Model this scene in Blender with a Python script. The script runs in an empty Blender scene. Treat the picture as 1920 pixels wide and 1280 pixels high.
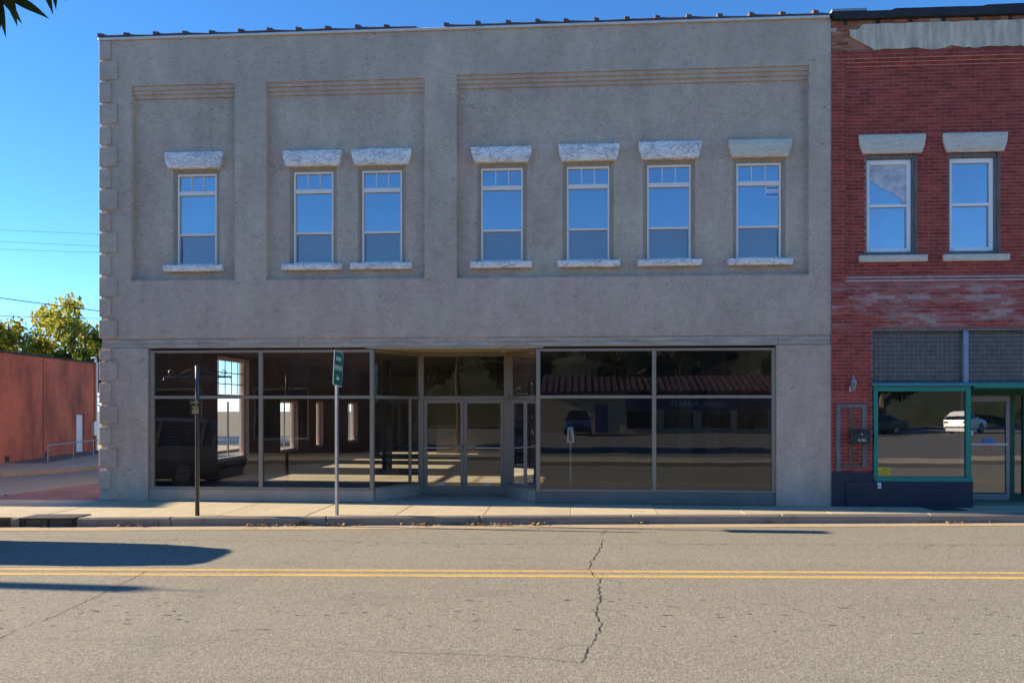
import bpy, bmesh, math, random
from mathutils import Vector, Matrix, noise as mnoise
R = math.radians
random.seed(7)
sc = bpy.context.scene
col = sc.collection

# ------------------------------------------------------------------ camera
cam_d = bpy.data.cameras.new('camera')
cam = bpy.data.objects.new('camera', cam_d); col.objects.link(cam)
cam.location = (0, -16.8, 1.85)
cam.rotation_euler = (R(90), 0, R(4.05))
cam_d.sensor_width = 36.0
cam_d.lens = 36.0 * 1626 / 1920
cam_d.shift_y = 125 / 1920
cam_d.clip_start = 0.05
cam_d.clip_end = 2000
sc.camera = cam

# ------------------------------------------------------------------ sky and sun
SUN_EL, SUN_OFF = R(20.0), R(3.5)        # low sun from the left, a little behind the facade plane
to_sun = Vector((-math.cos(SUN_EL) * math.cos(SUN_OFF), math.cos(SUN_EL) * math.sin(SUN_OFF), math.sin(SUN_EL)))
world = bpy.data.worlds.new('World'); sc.world = world
world.use_nodes = True
wn, wl = world.node_tree.nodes, world.node_tree.links
bg = wn['Background']
sky = wn.new('ShaderNodeTexSky')
sky.sky_type = 'NISHITA'
sky.sun_disc = False
sky.sun_elevation = SUN_EL
sky.sun_rotation = math.atan2(to_sun.x, to_sun.y)
sky.altitude = 2500
sky.air_density = 0.85
sky.dust_density = 0.0
sky.ozone_density = 4.0
hs = wn.new('ShaderNodeHueSaturation'); hs.inputs['Saturation'].default_value = 1.15
wl.new(sky.outputs[0], hs.inputs['Color'])
wl.new(hs.outputs[0], bg.inputs[0])
bg.inputs[1].default_value = 0.085
sun_d = bpy.data.lights.new('sun', 'SUN')
sun_d.energy = 4.2
sun_d.angle = R(0.5)
sun_d.color = (1.0, 0.82, 0.58)
sun = bpy.data.objects.new('sun', sun_d); col.objects.link(sun)
sun.rotation_euler = to_sun.to_track_quat('Z', 'Y').to_euler()
sc.view_settings.view_transform = 'Standard'
sc.view_settings.look = 'None'
sc.view_settings.gamma = 1.0
sc.view_settings.use_curve_mapping = False
sc.view_settings.exposure = 1.9
sc.render.engine = 'CYCLES'
sc.cycles.use_denoising = True
sc.cycles.max_bounces = 10
sc.cycles.transparent_max_bounces = 16
sc.cycles.caustics_reflective = False
sc.cycles.caustics_refractive = False

# ------------------------------------------------------------------ materials
MATS = {}
def _new(name):
    m = bpy.data.materials.new(name); m.use_nodes = True
    nt = m.node_tree
    return m, nt, nt.nodes, nt.links, nt.nodes['Principled BSDF']
def ramp(nt, fac, stops):
    r = nt.nodes.new('ShaderNodeValToRGB')
    el = r.color_ramp.elements
    while len(el) < len(stops): el.new(0.5)
    for e, (p, c) in zip(el, stops):
        e.position = p; e.color = (*c, 1) if len(c) == 3 else c
    nt.links.new(fac, r.inputs[0])
    return r.outputs[0]
def wpos(nt, scale=(1, 1, 1), rot=(0, 0, 0)):
    g = nt.nodes.new('ShaderNodeNewGeometry')
    mp = nt.nodes.new('ShaderNodeMapping')
    mp.inputs['Scale'].default_value = scale
    mp.inputs['Rotation'].default_value = rot
    nt.links.new(g.outputs['Position'], mp.inputs[0])
    return mp.outputs[0]
def noise(nt, vec, scale, detail=4, rough=0.55, dist=0.0):
    n = nt.nodes.new('ShaderNodeTexNoise')
    n.inputs['Scale'].default_value = scale
    n.inputs['Detail'].default_value = detail
    n.inputs['Roughness'].default_value = rough
    n.inputs['Distortion'].default_value = dist
    nt.links.new(vec, n.inputs['Vector'])
    return n.outputs[0]
def mixc(nt, fac, a, b, mode='MIX'):
    m = nt.nodes.new('ShaderNodeMix'); m.data_type = 'RGBA'; m.blend_type = mode
    for sock, v in ((m.inputs[0], fac), (m.inputs[6], a), (m.inputs[7], b)):
        if isinstance(v, (int, float)): sock.default_value = v
        elif isinstance(v, tuple): sock.default_value = (*v, 1) if len(v) == 3 else v
        else: nt.links.new(v, sock)
    return m.outputs[2]
def math_(nt, op, a, b=0.0):
    m = nt.nodes.new('ShaderNodeMath'); m.operation = op
    for sock, v in ((m.inputs[0], a), (m.inputs[1], b)):
        if isinstance(v, (int, float)): sock.default_value = v
        else: nt.links.new(v, sock)
    return m.outputs[0]
def bump(nt, h, strength, dist=0.01, prev=None):
    b = nt.nodes.new('ShaderNodeBump')
    b.inputs['Strength'].default_value = strength
    b.inputs['Distance'].default_value = dist
    nt.links.new(h, b.inputs['Height'])
    if prev: nt.links.new(prev, b.inputs['Normal'])
    return b.outputs[0]
def mixc3(a, b, t): return tuple(x * (1 - t) + y * t for x, y in zip(a, b))
def sc3(c, k): return tuple(min(1.0, x * k) for x in c)
def plain(name, c, rough=0.7, var=0.15, scale=3.0, fine=40.0, bmp=0.15, metal=0.0, spec=0.5, stretch=(1, 1, 1)):
    """painted / plain surface with soft mottling and fine relief"""
    m, nt, N, L, p = _new(name)
    v = wpos(nt, stretch)
    n1 = noise(nt, v, scale, 5)
    n2 = noise(nt, v, fine, 3)
    c1 = ramp(nt, n1, [(0.3, sc3(c, 1 - var)), (0.7, sc3(c, 1 + var))])
    c2 = mixc(nt, 0.25, c1, ramp(nt, n2, [(0.3, sc3(c, 1 - 1.5 * var)), (0.7, sc3(c, 1 + 1.5 * var))]))
    L.new(c2, p.inputs['Base Color'])
    p.inputs['Roughness'].default_value = rough
    p.inputs['Metallic'].default_value = metal
    p.inputs['Specular IOR Level'].default_value = spec
    if bmp: L.new(bump(nt, n2, bmp, 0.004), p.inputs['Normal'])
    MATS[name] = m
    return m
def glass(name, tint, refl, rough=0.0, boost=0.0, wavy=0.0, gcol=(0.95, 0.97, 1.0), dirt=0.0):
    """thin pane: transparent sheet plus a mirror coat"""
    m, nt, N, L, p = _new(name)
    N.remove(p)
    out = N['Material Output']
    tr = N.new('ShaderNodeBsdfTransparent'); tr.inputs[0].default_value = (*tint, 1)
    gl = N.new('ShaderNodeBsdfGlossy'); gl.inputs['Roughness'].default_value = rough
    gl.inputs[0].default_value = (*gcol, 1)
    fr = N.new('ShaderNodeFresnel'); fr.inputs[0].default_value = 1.45
    f = math_(nt, 'ADD', math_(nt, 'MULTIPLY', fr.outputs[0], 1.0 + boost), refl)
    f = math_(nt, 'MINIMUM', f, 1.0)
    mx = N.new('ShaderNodeMixShader')
    L.new(f, mx.inputs[0]); L.new(tr.outputs[0], mx.inputs[1]); L.new(gl.outputs[0], mx.inputs[2])
    if wavy:
        b = bump(nt, noise(nt, wpos(nt), 1.1, 1), wavy, 0.05)
        L.new(b, gl.inputs['Normal'])
    last = mx.outputs[0]
    if dirt:
        v = wpos(nt, (1, 1, 0.6))
        d = math_(nt, 'MULTIPLY', ramp(nt, noise(nt, v, 2.3, 6, 0.7), [(0.38, (0.08, 0.08, 0.08)), (0.75, (1, 1, 1))]), dirt)
        df = N.new('ShaderNodeBsdfDiffuse'); df.inputs[0].default_value = (0.42, 0.38, 0.32, 1)
        m2 = N.new('ShaderNodeMixShader')
        L.new(d, m2.inputs[0]); L.new(last, m2.inputs[1]); L.new(df.outputs[0], m2.inputs[2]); last = m2.outputs[0]
    L.new(last, out.inputs[0])
    MATS[name] = m
    return m

def make_stucco():
    m, nt, N, L, p = _new('grey_stucco')
    v = wpos(nt)
    base = (0.82, 0.645, 0.48)
    def mott(vec, scale, lo, hi, det=6, r=0.6): return ramp(nt, noise(nt, vec, scale, det, r), [(0.3, (lo, lo, lo)), (0.7, (hi, hi, hi))])
    c = mixc(nt, 1.0, base, mott(v, 0.5, 0.80, 1.0), 'MULTIPLY')
    c = mixc(nt, 1.0, c, mott(wpos(nt, (1.3, 1, 0.4)), 2.4, 0.80, 1.0), 'MULTIPLY')
    c = mixc(nt, 1.0, c, mott(wpos(nt, (0.8, 1, 1.3)), 6.5, 0.80, 1.0, 6, 0.7), 'MULTIPLY')
    c = mixc(nt, 1.0, c, mott(v, 34, 0.78, 1.0, 3), 'MULTIPLY')
    # a faint shift of hue between coats of paint
    c = mixc(nt, math_(nt, 'MULTIPLY', ramp(nt, noise(nt, v, 0.9, 3), [(0.42, (0, 0, 0)), (0.58, (1, 1, 1))]), 0.8), c, mixc(nt, 1.0, c, (1.0, 0.93, 0.97), 'MULTIPLY'))
    # trowel scars: short dark creases and pits, gathered in patches
    cr = noise(nt, wpos(nt, (1, 1, 1.8)), 6.0, 7, 0.72, 1.8)
    crease = ramp(nt, cr, [(0.0, (1, 1, 1)), (0.375, (1, 1, 1)), (0.405, (0, 0, 0)), (1.0, (0, 0, 0))])
    pit = ramp(nt, noise(nt, wpos(nt, (1, 1, 2.4)), 13, 5, 0.66, 1.0), [(0.0, (1, 1, 1)), (0.36, (1, 1, 1)), (0.385, (0, 0, 0)), (1.0, (0, 0, 0))])
    patch = ramp(nt, noise(nt, v, 1.2, 5, 0.6), [(0.40, (0.12, 0.12, 0.12)), (0.60, (1, 1, 1))])
    cm = mixc(nt, 1.0, mixc(nt, 1.0, crease, pit, 'LIGHTEN'), patch, 'MULTIPLY')
    c = mixc(nt, math_(nt, 'MULTIPLY', cm, 0.8), c, sc3(base, 0.28))
    # hairline cracks
    vo = N.new('ShaderNodeTexVoronoi'); vo.feature = 'DISTANCE_TO_EDGE'
    vo.inputs['Scale'].default_value = 2.3
    wv = N.new('ShaderNodeVectorMath'); wv.operation = 'ADD'
    nz = N.new('ShaderNodeTexNoise'); nz.inputs['Scale'].default_value = 2.5; nz.inputs['Detail'].default_value = 5
    L.new(v, nz.inputs['Vector'])
    L.new(v, wv.inputs[0]); L.new(nz.outputs[1], wv.inputs[1])
    L.new(wv.outputs[0], vo.inputs['Vector'])
    hl = ramp(nt, vo.outputs[0], [(0.0, (1, 1, 1)), (0.012, (0, 0, 0))])
    hm = ramp(nt, noise(nt, v, 0.7, 3), [(0.52, (0, 0, 0)), (0.62, (1, 1, 1))])
    c = mixc(nt, math_(nt, 'MULTIPLY', mixc(nt, 1.0, hl, hm, 'MULTIPLY'), 0.6), c, sc3(base, 0.28))
    # long run-off stains
    rs = ramp(nt, noise(nt, wpos(nt, (7, 1, 0.22)), 1.0, 4, 0.6), [(0.56, (0, 0, 0)), (0.72, (1, 1, 1))])
    rm = ramp(nt, noise(nt, v, 0.45, 3), [(0.45, (0, 0, 0)), (0.65, (1, 1, 1))])
    c = mixc(nt, math_(nt, 'MULTIPLY', mixc(nt, 1.0, rs, rm, 'MULTIPLY'), 0.3), c, sc3(base, 0.36))
    # pale chips
    sp = ramp(nt, noise(nt, v, 21, 2), [(0.755, (0, 0, 0)), (0.775, (1, 1, 1))])
    c = mixc(nt, math_(nt, 'MULTIPLY', sp, 0.6), c, (0.75, 0.73, 0.70))
    L.new(c, p.inputs['Base Color'])
    p.inputs['Roughness'].default_value = 0.82
    p.inputs['Specular IOR Level'].default_value = 0.3
    b = bump(nt, noise(nt, v, 6, 6, 0.68), 0.6, 0.03)
    b = bump(nt, noise(nt, v, 45, 3), 0.35, 0.006, b)
    b = bump(nt, cm, -0.5, 0.012, b)
    L.new(b, p.inputs['Normal'])
    MATS['stucco'] = m
make_stucco()

def make_asphalt(name, base, patchy=0.12):
    m, nt, N, L, p = _new(name)
    v = wpos(nt)
    big = noise(nt, v, 0.22, 5)
    c = ramp(nt, big, [(0.3, sc3(base, 1 - patchy)), (0.7, sc3(base, 1 + patchy))])
    # tracks along the street
    vt = wpos(nt, (0.05, 1, 1), (0, 0, R(-2.9)))
    c = mixc(nt, 0.55, c, ramp(nt, noise(nt, vt, 1.3, 5, 0.62), [(0.3, sc3(base, 0.70)), (0.7, sc3(base, 1.24))]))
    ag = N.new('ShaderNodeTexVoronoi'); ag.inputs['Scale'].default_value = 58
    L.new(v, ag.inputs['Vector'])
    c = mixc(nt, 0.5, c, ramp(nt, ag.outputs['Color'], [(0.12, sc3(base, 0.35)), (0.5, sc3(base, 0.95)), (0.86, sc3(base, 1.95))]))
    ag2 = noise(nt, v, 28, 3, 0.7)
    c = mixc(nt, 0.35, c, ramp(nt, ag2, [(0.35, sc3(base, 0.6)), (0.65, sc3(base, 1.4))]))
    blot = ramp(nt, noise(nt, wpos(nt, (0.5, 1, 1)), 1.1, 6, 0.66), [(0.56, (0, 0, 0)), (0.74, (1, 1, 1))])
    c = mixc(nt, math_(nt, 'MULTIPLY', blot, 0.3), c, sc3(base, 0.55))
    oil = ramp(nt, noise(nt, wpos(nt, (0.7, 1, 1)), 3.2, 4, 0.6), [(0.70, (0, 0, 0)), (0.76, (1, 1, 1))])
    c = mixc(nt, math_(nt, 'MULTIPLY', oil, 0.4), c, sc3(base, 0.4))
    L.new(c, p.inputs['Base Color'])
    p.inputs['Roughness'].default_value = 0.86
    p.inputs['Specular IOR Level'].default_value = 0.25
    b = bump(nt, ag.outputs['Distance'], 0.35, 0.006)
    b = bump(nt, ag2, 0.25, 0.01, b)
    L.new(b, p.inputs['Normal'])
    MATS[name] = m
make_asphalt('asphalt', (0.222, 0.207, 0.163))
make_asphalt('lot_asphalt', (0.16, 0.15, 0.135))

def make_concrete(name, base, scale=1.0):
    m, nt, N, L, p = _new(name)
    v = wpos(nt)
    c = ramp(nt, noise(nt, v, 0.9 * scale, 6, 0.6), [(0.3, sc3(base, 0.82)), (0.7, sc3(base, 1.14))])
    c = mixc(nt, 0.35, c, ramp(nt, noise(nt, v, 22 * scale, 4), [(0.3, sc3(base, 0.7)), (0.7, sc3(base, 1.25))]))
    st = ramp(nt, noise(nt, v, 3.1, 3), [(0.60, (0, 0, 0)), (0.68, (1, 1, 1))])
    c = mixc(nt, math_(nt, 'MULTIPLY', st, 0.4), c, sc3(base, 0.5))
    oi = N.new('ShaderNodeObjectInfo')
    c = mixc(nt, 1.0, c, ramp(nt, oi.outputs['Random'], [(0.0, (0.86, 0.86, 0.86)), (1.0, (1, 1, 1))]), 'MULTIPLY')
    L.new(c, p.inputs['Base Color'])
    p.inputs['Roughness'].default_value = 0.88
    p.inputs['Specular IOR Level'].default_value = 0.25
    L.new(bump(nt, noise(nt, v, 60, 4), 0.3, 0.004), p.inputs['Normal'])
    MATS[name] = m
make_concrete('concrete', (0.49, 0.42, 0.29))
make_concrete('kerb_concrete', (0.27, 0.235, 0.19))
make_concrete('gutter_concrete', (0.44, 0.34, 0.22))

def make_brick(name, c1, c2, rough_zone=False):
    m, nt, N, L, p = _new(name)
    g = N.new('ShaderNodeNewGeometry'); oi = N.new('ShaderNodeObjectInfo')
    r = math_(nt, 'FRACT', math_(nt, 'ADD', g.outputs['Random Per Island'], oi.outputs['Random']))
    v = wpos(nt)
    c = ramp(nt, r, [(0.0, sc3(c1, 0.72)), (0.35, c1), (0.7, c2), (1.0, sc3(c2, 1.2))])
    c = mixc(nt, 0.4, c, ramp(nt, noise(nt, v, 5, 5), [(0.3, sc3(c1, 0.65)), (0.7, sc3(c2, 1.25))]))
    if not rough_zone:
        # lime bloom left where an old fascia was taken down, z 3.4 to 4.2
        sx = N.new('ShaderNodeSeparateXYZ'); L.new(g.outputs['Position'], sx.inputs[0])
        zb = ramp(nt, math_(nt, 'MULTIPLY', sx.outputs['Z'], 0.2), [(0.66, (0, 0, 0)), (0.69, (1, 1, 1)), (0.82, (1, 1, 1)), (0.85, (0, 0, 0))])
        bl = ramp(nt, noise(nt, wpos(nt, (0.5, 1, 2.6)), 1.7, 6, 0.68), [(0.44, (0, 0, 0)), (0.56, (1, 1, 1))])
        bl = mixc(nt, 1.0, bl, zb, 'MULTIPLY')
        bl = mixc(nt, 1.0, bl, ramp(nt, math_(nt, 'FRACT', math_(nt, 'MULTIPLY', r, 7.3)), [(0.15, (0.4, 0.4, 0.4)), (0.7, (1, 1, 1))]), 'MULTIPLY')
        c = mixc(nt, math_(nt, 'MULTIPLY', bl, 0.62), c, (0.52, 0.43, 0.40))
        c = mixc(nt, math_(nt, 'MULTIPLY', ramp(nt, noise(nt, v, 1.1, 5, 0.7), [(0.62, (0, 0, 0)), (0.75, (1, 1, 1))]), 0.35), c, (0.28, 0.2, 0.19))
        c = mixc(nt, math_(nt, 'MULTIPLY', ramp(nt, noise(nt, wpos(nt, (1, 1, 0.6)), 0.9, 5, 0.7), [(0.6, (0, 0, 0)), (0.72, (1, 1, 1))]), 0.45), c, sc3(c1, 0.4))
    L.new(c, p.inputs['Base Color'])
    p.inputs['Roughness'].default_value = 0.8
    p.inputs['Specular IOR Level'].default_value = 0.3
    L.new(bump(nt, noise(nt, v, 55, 4), 0.35, 0.004), p.inputs['Normal'])
    MATS[name] = m
make_brick('brick', (0.28, 0.040, 0.029), (0.37, 0.060, 0.042))
make_brick('rough_brick', (0.30, 0.10, 0.055), (0.42, 0.18, 0.10), True)

def make_far_brick(name, c1, c2, mortar, axis, w=0.215, h=0.075):
    """brickwork too far off to lay singly; axis = (u, v) columns of the world position"""
    m, nt, N, L, p = _new(name)
    g = N.new('ShaderNodeNewGeometry'); s = N.new('ShaderNodeSeparateXYZ'); cb = N.new('ShaderNodeCombineXYZ')
    L.new(g.outputs['Position'], s.inputs[0])
    L.new(s.outputs[axis[0]], cb.inputs[0]); L.new(s.outputs[axis[1]], cb.inputs[1])
    bt = N.new('ShaderNodeTexBrick')
    bt.inputs['Color1'].default_value = (*c1, 1); bt.inputs['Color2'].default_value = (*c2, 1)
    bt.inputs['Mortar'].default_value = (*mortar, 1)
    bt.inputs['Scale'].default_value = 1.0
    bt.inputs['Brick Width'].default_value = w; bt.inputs['Row Height'].default_value = h
    bt.inputs['Mortar Size'].default_value = 0.007
    L.new(cb.outputs[0], bt.inputs['Vector'])
    v = wpos(nt, (1, 1, 0.45))
    c = mixc(nt, 0.75, bt.outputs[0], mixc(nt, 1.0, bt.outputs[0], ramp(nt, noise(nt, v, 0.7, 6, 0.65), [(0.30, (0.2, 0.18, 0.18)), (0.6, (1, 1, 1))]), 'MULTIPLY'))
    L.new(c, p.inputs['Base Color'])
    p.inputs['Roughness'].default_value = 0.85
    L.new(bump(nt, bt.outputs[1], -0.5, 0.006), p.inputs['Normal'])
    MATS[name] = m
make_far_brick('far_brick', (0.60, 0.115, 0.04), (0.48, 0.085, 0.034), (0.44, 0.22, 0.13), ('Y', 'Z'))
make_far_brick('front_brick', (0.60, 0.115, 0.04), (0.48, 0.085, 0.034), (0.44, 0.22, 0.13), ('X', 'Z'))
make_far_brick('pavers', (0.24, 0.10, 0.075), (0.18, 0.08, 0.065), (0.14, 0.09, 0.08), ('X', 'Y'), 0.2, 0.1)
make_far_brick('inside_brick', (0.10, 0.05, 0.035), (0.07, 0.04, 0.03), (0.16, 0.14, 0.12), ('Y', 'Z'))

def make_marble(name, pale, vein, amount):
    m, nt, N, L, p = _new(name)
    tc = N.new('ShaderNodeTexCoord'); oi = N.new('ShaderNodeObjectInfo')
    mp = N.new('ShaderNodeMapping'); mp.inputs['Rotation'].default_value = (0, R(38), 0)
    off = N.new('ShaderNodeVectorMath'); off.operation = 'ADD'
    L.new(wpos(nt), off.inputs[0]); L.new(oi.outputs['Random'], off.inputs[1])
    L.new(off.outputs[0], mp.inputs[0])
    mp.inputs['Scale'].default_value = (1.0, 1.0, 2.6)
    def veins(scale, lo, hi):
        f = noise(nt, mp.outputs[0], scale, 5, 0.62, 1.4)
        return ramp(nt, f, [(lo, (0, 0, 0)), (0.492, (1, 1, 1)), (0.508, (1, 1, 1)), (hi, (0, 0, 0))])
    cloud = ramp(nt, noise(nt, mp.outputs[0], 2.2, 5, 0.6), [(0.34, mixc3(pale, vein, 0.22)), (0.5, pale)])
    c = mixc(nt, math_(nt, 'MULTIPLY', veins(2.6, 0.472, 0.53), amount), cloud, vein)
    c = mixc(nt, math_(nt, 'MULTIPLY', veins(6.0, 0.475, 0.525), amount * 0.7), c, vein)
    L.new(c, p.inputs['Base Color'])
    p.inputs['Roughness'].default_value = 0.7
    L.new(bump(nt, noise(nt, wpos(nt), 14, 6, 0.7), 0.35, 0.015), p.inputs['Normal'])
    MATS[name] = m
make_marble('marble', (0.92, 0.86, 0.78), (0.17, 0.16, 0.16), 0.62)
make_marble('limestone', (0.70, 0.61, 0.48), (0.34, 0.30, 0.24), 0.4)

plain('trim_brown', (0.40, 0.315, 0.215), 0.7, 0.2, 6, 60, 0.2, stretch=(3, 3, 0.5))
plain('white_vinyl', (0.84, 0.75, 0.65), 0.45, 0.05, 3, 60, 0.03)
plain('white_frame', (0.90, 0.87, 0.84), 0.4, 0.04, 3, 60, 0.03)
plain('weathered_wood', (0.17, 0.165, 0.155), 0.85, 0.45, 8, 45, 0.6, stretch=(4, 4, 0.35))
plain('rust_wood', (0.16, 0.095, 0.06), 0.85, 0.4, 8, 45, 0.5, stretch=(4, 4, 0.35))
plain('store_frame', (0.285, 0.235, 0.175), 0.5, 0.08, 3, 60, 0.06, 0.2)
plain('bulkhead_grey', (0.40, 0.33, 0.255), 0.7, 0.15, 2.5, 50, 0.12)
plain('bulkhead_slate', (0.17, 0.155, 0.135), 0.7, 0.2, 2.5, 50, 0.12)
plain('band_grey', (0.44, 0.36, 0.28), 0.85, 0.35, 5, 30, 0.6, stretch=(0.4, 1, 3))
plain('flashing', (0.62, 0.62, 0.60), 0.45, 0.15, 4, 40, 0.1, 0.3)
plain('coping', (0.085, 0.06, 0.058), 0.6, 0.35, 7, 40, 0.3)
plain('roof_tar', (0.022, 0.022, 0.026), 0.8, 0.3, 5, 40, 0.3)
plain('mortar', (0.55, 0.36, 0.30), 0.9, 0.25, 6, 60, 0.4)
plain('render_patch', (0.56, 0.47, 0.35), 0.9, 0.45, 3.5, 40, 0.4, stretch=(2.4, 1, 0.35))
plain('teal_paint', (0.012, 0.23, 0.165), 0.5, 0.15, 5, 50, 0.08)
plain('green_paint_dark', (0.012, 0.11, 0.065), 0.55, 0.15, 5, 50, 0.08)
plain('blue_steel', (0.22, 0.29, 0.36), 0.5, 0.12, 4, 50, 0.08)
plain('teal_ledge', (0.05, 0.22, 0.26), 0.5, 0.2, 4, 50, 0.08)
plain('navy_paint', (0.012, 0.019, 0.038), 0.55, 0.18, 3, 50, 0.1)
plain('alu_door', (0.30, 0.29, 0.28), 0.45, 0.08, 4, 60, 0.05, 0.4)
plain('prism_tile', (0.095, 0.08, 0.075), 0.65, 0.35, 9, 50, 0.1)
plain('prism_lead', (0.40, 0.38, 0.37), 0.6, 0.15, 9, 50, 0.1)
plain('black_metal', (0.02, 0.02, 0.022), 0.35, 0.2, 6, 60, 0.08)
plain('post_paint', (0.035, 0.035, 0.037), 0.28, 0.2, 6, 60, 0.03)
plain('galvanised', (0.46, 0.46, 0.48), 0.4, 0.15, 8, 60, 0.08, 0.7)
plain('sign_green', (0.006, 0.14, 0.085), 0.45, 0.06, 5, 60, 0.0)
plain('sign_white', (0.78, 0.78, 0.76), 0.5, 0.04, 5, 60, 0.0)
plain('gold_print', (0.75, 0.52, 0.14), 0.5, 0.08, 5, 60, 0.0)
plain('yellow_vinyl', (0.75, 0.60, 0.03), 0.5, 0.06, 5, 60, 0.0)
plain('sign_blue', (0.06, 0.30, 0.72), 0.5, 0.06, 5, 60, 0.0)
plain('print_black', (0.02, 0.02, 0.02), 0.6, 0.1, 5, 60, 0.0)
plain('print_red', (0.45, 0.05, 0.07), 0.6, 0.1, 5, 60, 0.0)
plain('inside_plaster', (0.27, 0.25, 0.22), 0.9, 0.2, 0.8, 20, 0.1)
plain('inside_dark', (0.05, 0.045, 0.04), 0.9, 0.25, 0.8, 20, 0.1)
plain('inside_floor', (0.42, 0.37, 0.29), 0.75, 0.2, 1.2, 30, 0.1)
plain('soffit', (0.44, 0.34, 0.22), 0.85, 0.2, 2, 30, 0.1)
plain('crack', (0.028, 0.025, 0.022), 0.95, 0.3, 8, 60, 0.0)
plain('door_white', (0.66, 0.66, 0.64), 0.55, 0.06, 2, 40, 0.05)
plain('rail_steel', (0.33, 0.32, 0.31), 0.5, 0.2, 6, 50, 0.1, 0.5)
plain('bark', (0.10, 0.075, 0.055), 0.9, 0.35, 6, 40, 0.6, stretch=(3, 3, 0.6))
plain('cable', (0.02, 0.02, 0.02), 0.7, 0.1)
plain('pole_wood', (0.13, 0.10, 0.075), 0.9, 0.3, 6, 40, 0.5, stretch=(4, 4, 0.3))
plain('tyre', (0.02, 0.02, 0.02), 0.85, 0.2)
plain('rim', (0.16, 0.16, 0.165), 0.35, 0.1, metal=0.8)
plain('car_white', (0.78, 0.78, 0.77), 0.25, 0.03, bmp=0)
plain('car_black', (0.015, 0.016, 0.02), 0.2, 0.05, bmp=0)
plain('car_blue', (0.02, 0.05, 0.14), 0.22, 0.05, bmp=0)
plain('car_grey', (0.09, 0.09, 0.095), 0.25, 0.05, bmp=0)
plain('car_glass', (0.012, 0.013, 0.015), 0.05, 0.05, bmp=0)
plain('lantern_pane', (0.16, 0.17, 0.18), 0.15, 0.3, 30, 60, 0)
plain('lamp_clear', (0.7, 0.7, 0.68), 0.15, 0.05, bmp=0)
plain('lamp_red', (0.4, 0.02, 0.02), 0.2, 0.05, bmp=0)
plain('market_wall', (0.50, 0.42, 0.29), 0.85, 0.12, 1, 20, 0.1)
plain('market_roof', (0.12, 0.055, 0.045), 0.5, 0.15, 2, 30, 0.1, 0.2)
plain('market_fascia', (0.03, 0.045, 0.14), 0.6, 0.1)
plain('iron', (0.055, 0.04, 0.035), 0.75, 0.4, 8, 50, 0.4)
plain('earth', (0.15, 0.13, 0.085), 0.95, 0.3, 0.4, 12, 0.5)
plain('signal_yellow', (0.6, 0.36, 0.02), 0.5, 0.1)
plain('film', (0.50, 0.50, 0.52), 0.4, 0.4, 7, 40, 0.6)
def make_line():
    m, nt, N, L, p = _new('yellow_line')
    v = wpos(nt)
    c = ramp(nt, noise(nt, v, 1.2, 5), [(0.3, (0.54, 0.33, 0.075)), (0.7, (0.66, 0.42, 0.10))])
    wear = ramp(nt, noise(nt, v, 30, 4, 0.7), [(0.44, (0, 0, 0)), (0.56, (1, 1, 1))])
    where = ramp(nt, noise(nt, wpos(nt, (0.35, 1.5, 1)), 1.0, 5, 0.7), [(0.36, (0.25, 0.25, 0.25)), (0.62, (1, 1, 1))])
    c = mixc(nt, math_(nt, 'MULTIPLY', mixc(nt, 1.0, wear, where, 'MULTIPLY'), 0.75), c, (0.21, 0.185, 0.14))
    L.new(c, p.inputs['Base Color']); p.inputs['Roughness'].default_value = 0.8
    L.new(bump(nt, noise(nt, v, 40, 3), 0.3, 0.006), p.inputs['Normal'])
    MATS['yellow_line'] = m
make_line()
glass('sky_pane', (0.30, 0.36, 0.42), 0.40, 0.0, 0.4, 0.02, (0.8, 0.9, 1.0), 0.22)
glass('store_pane', (0.80, 0.82, 0.80), 0.04, 0.0, 0.6, 0.02, dirt=0.05)
glass('shop_pane', (0.45, 0.46, 0.45), 0.16, 0.0, 0.8, 0.015, dirt=0.08)
def make_screen():
    m, nt, N, L, p = _new('insect_screen')
    N.remove(p); out = N['Material Output']
    tr = N.new('ShaderNodeBsdfTransparent')
    df = N.new('ShaderNodeBsdfDiffuse'); df.inputs[0].default_value = (0.30, 0.30, 0.29, 1)
    mx = N.new('ShaderNodeMixShader'); mx.inputs[0].default_value = 0.40
    L.new(tr.outputs[0], mx.inputs[1]); L.new(df.outputs[0], mx.inputs[2]); L.new(mx.outputs[0], out.inputs[0])
    MATS['screen'] = m
make_screen()
def make_frosted():
    m, nt, N, L, p = _new('frosted_pane')
    N.remove(p); out = N['Material Output']
    tr = N.new('ShaderNodeBsdfTransparent'); tr.inputs[0].default_value = (0.9, 0.9, 0.88, 1)
    tl = N.new('ShaderNodeBsdfTranslucent'); tl.inputs[0].default_value = (0.75, 0.70, 0.72, 1)
    mx = N.new('ShaderNodeMixShader'); mx.inputs[0].default_value = 0.02
    L.new(tr.outputs[0], mx.inputs[1]); L.new(tl.outputs[0], mx.inputs[2]); L.new(mx.outputs[0], out.inputs[0])
    MATS['frosted'] = m
make_frosted()
def make_leaf(name, stops, trans=0.5):
    m, nt, N, L, p = _new(name)
    g = N.new('ShaderNodeNewGeometry')
    c = ramp(nt, g.outputs['Random Per Island'], stops)
    N.remove(p); out = N['Material Output']
    df = N.new('ShaderNodeBsdfDiffuse'); tl = N.new('ShaderNodeBsdfTranslucent')
    L.new(c, df.inputs[0]); L.new(c, tl.inputs[0])
    mx = N.new('ShaderNodeMixShader'); mx.inputs[0].default_value = trans
    L.new(df.outputs[0], mx.inputs[1]); L.new(tl.outputs[0], mx.inputs[2]); L.new(mx.outputs[0], out.inputs[0])
    MATS[name] = m
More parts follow.
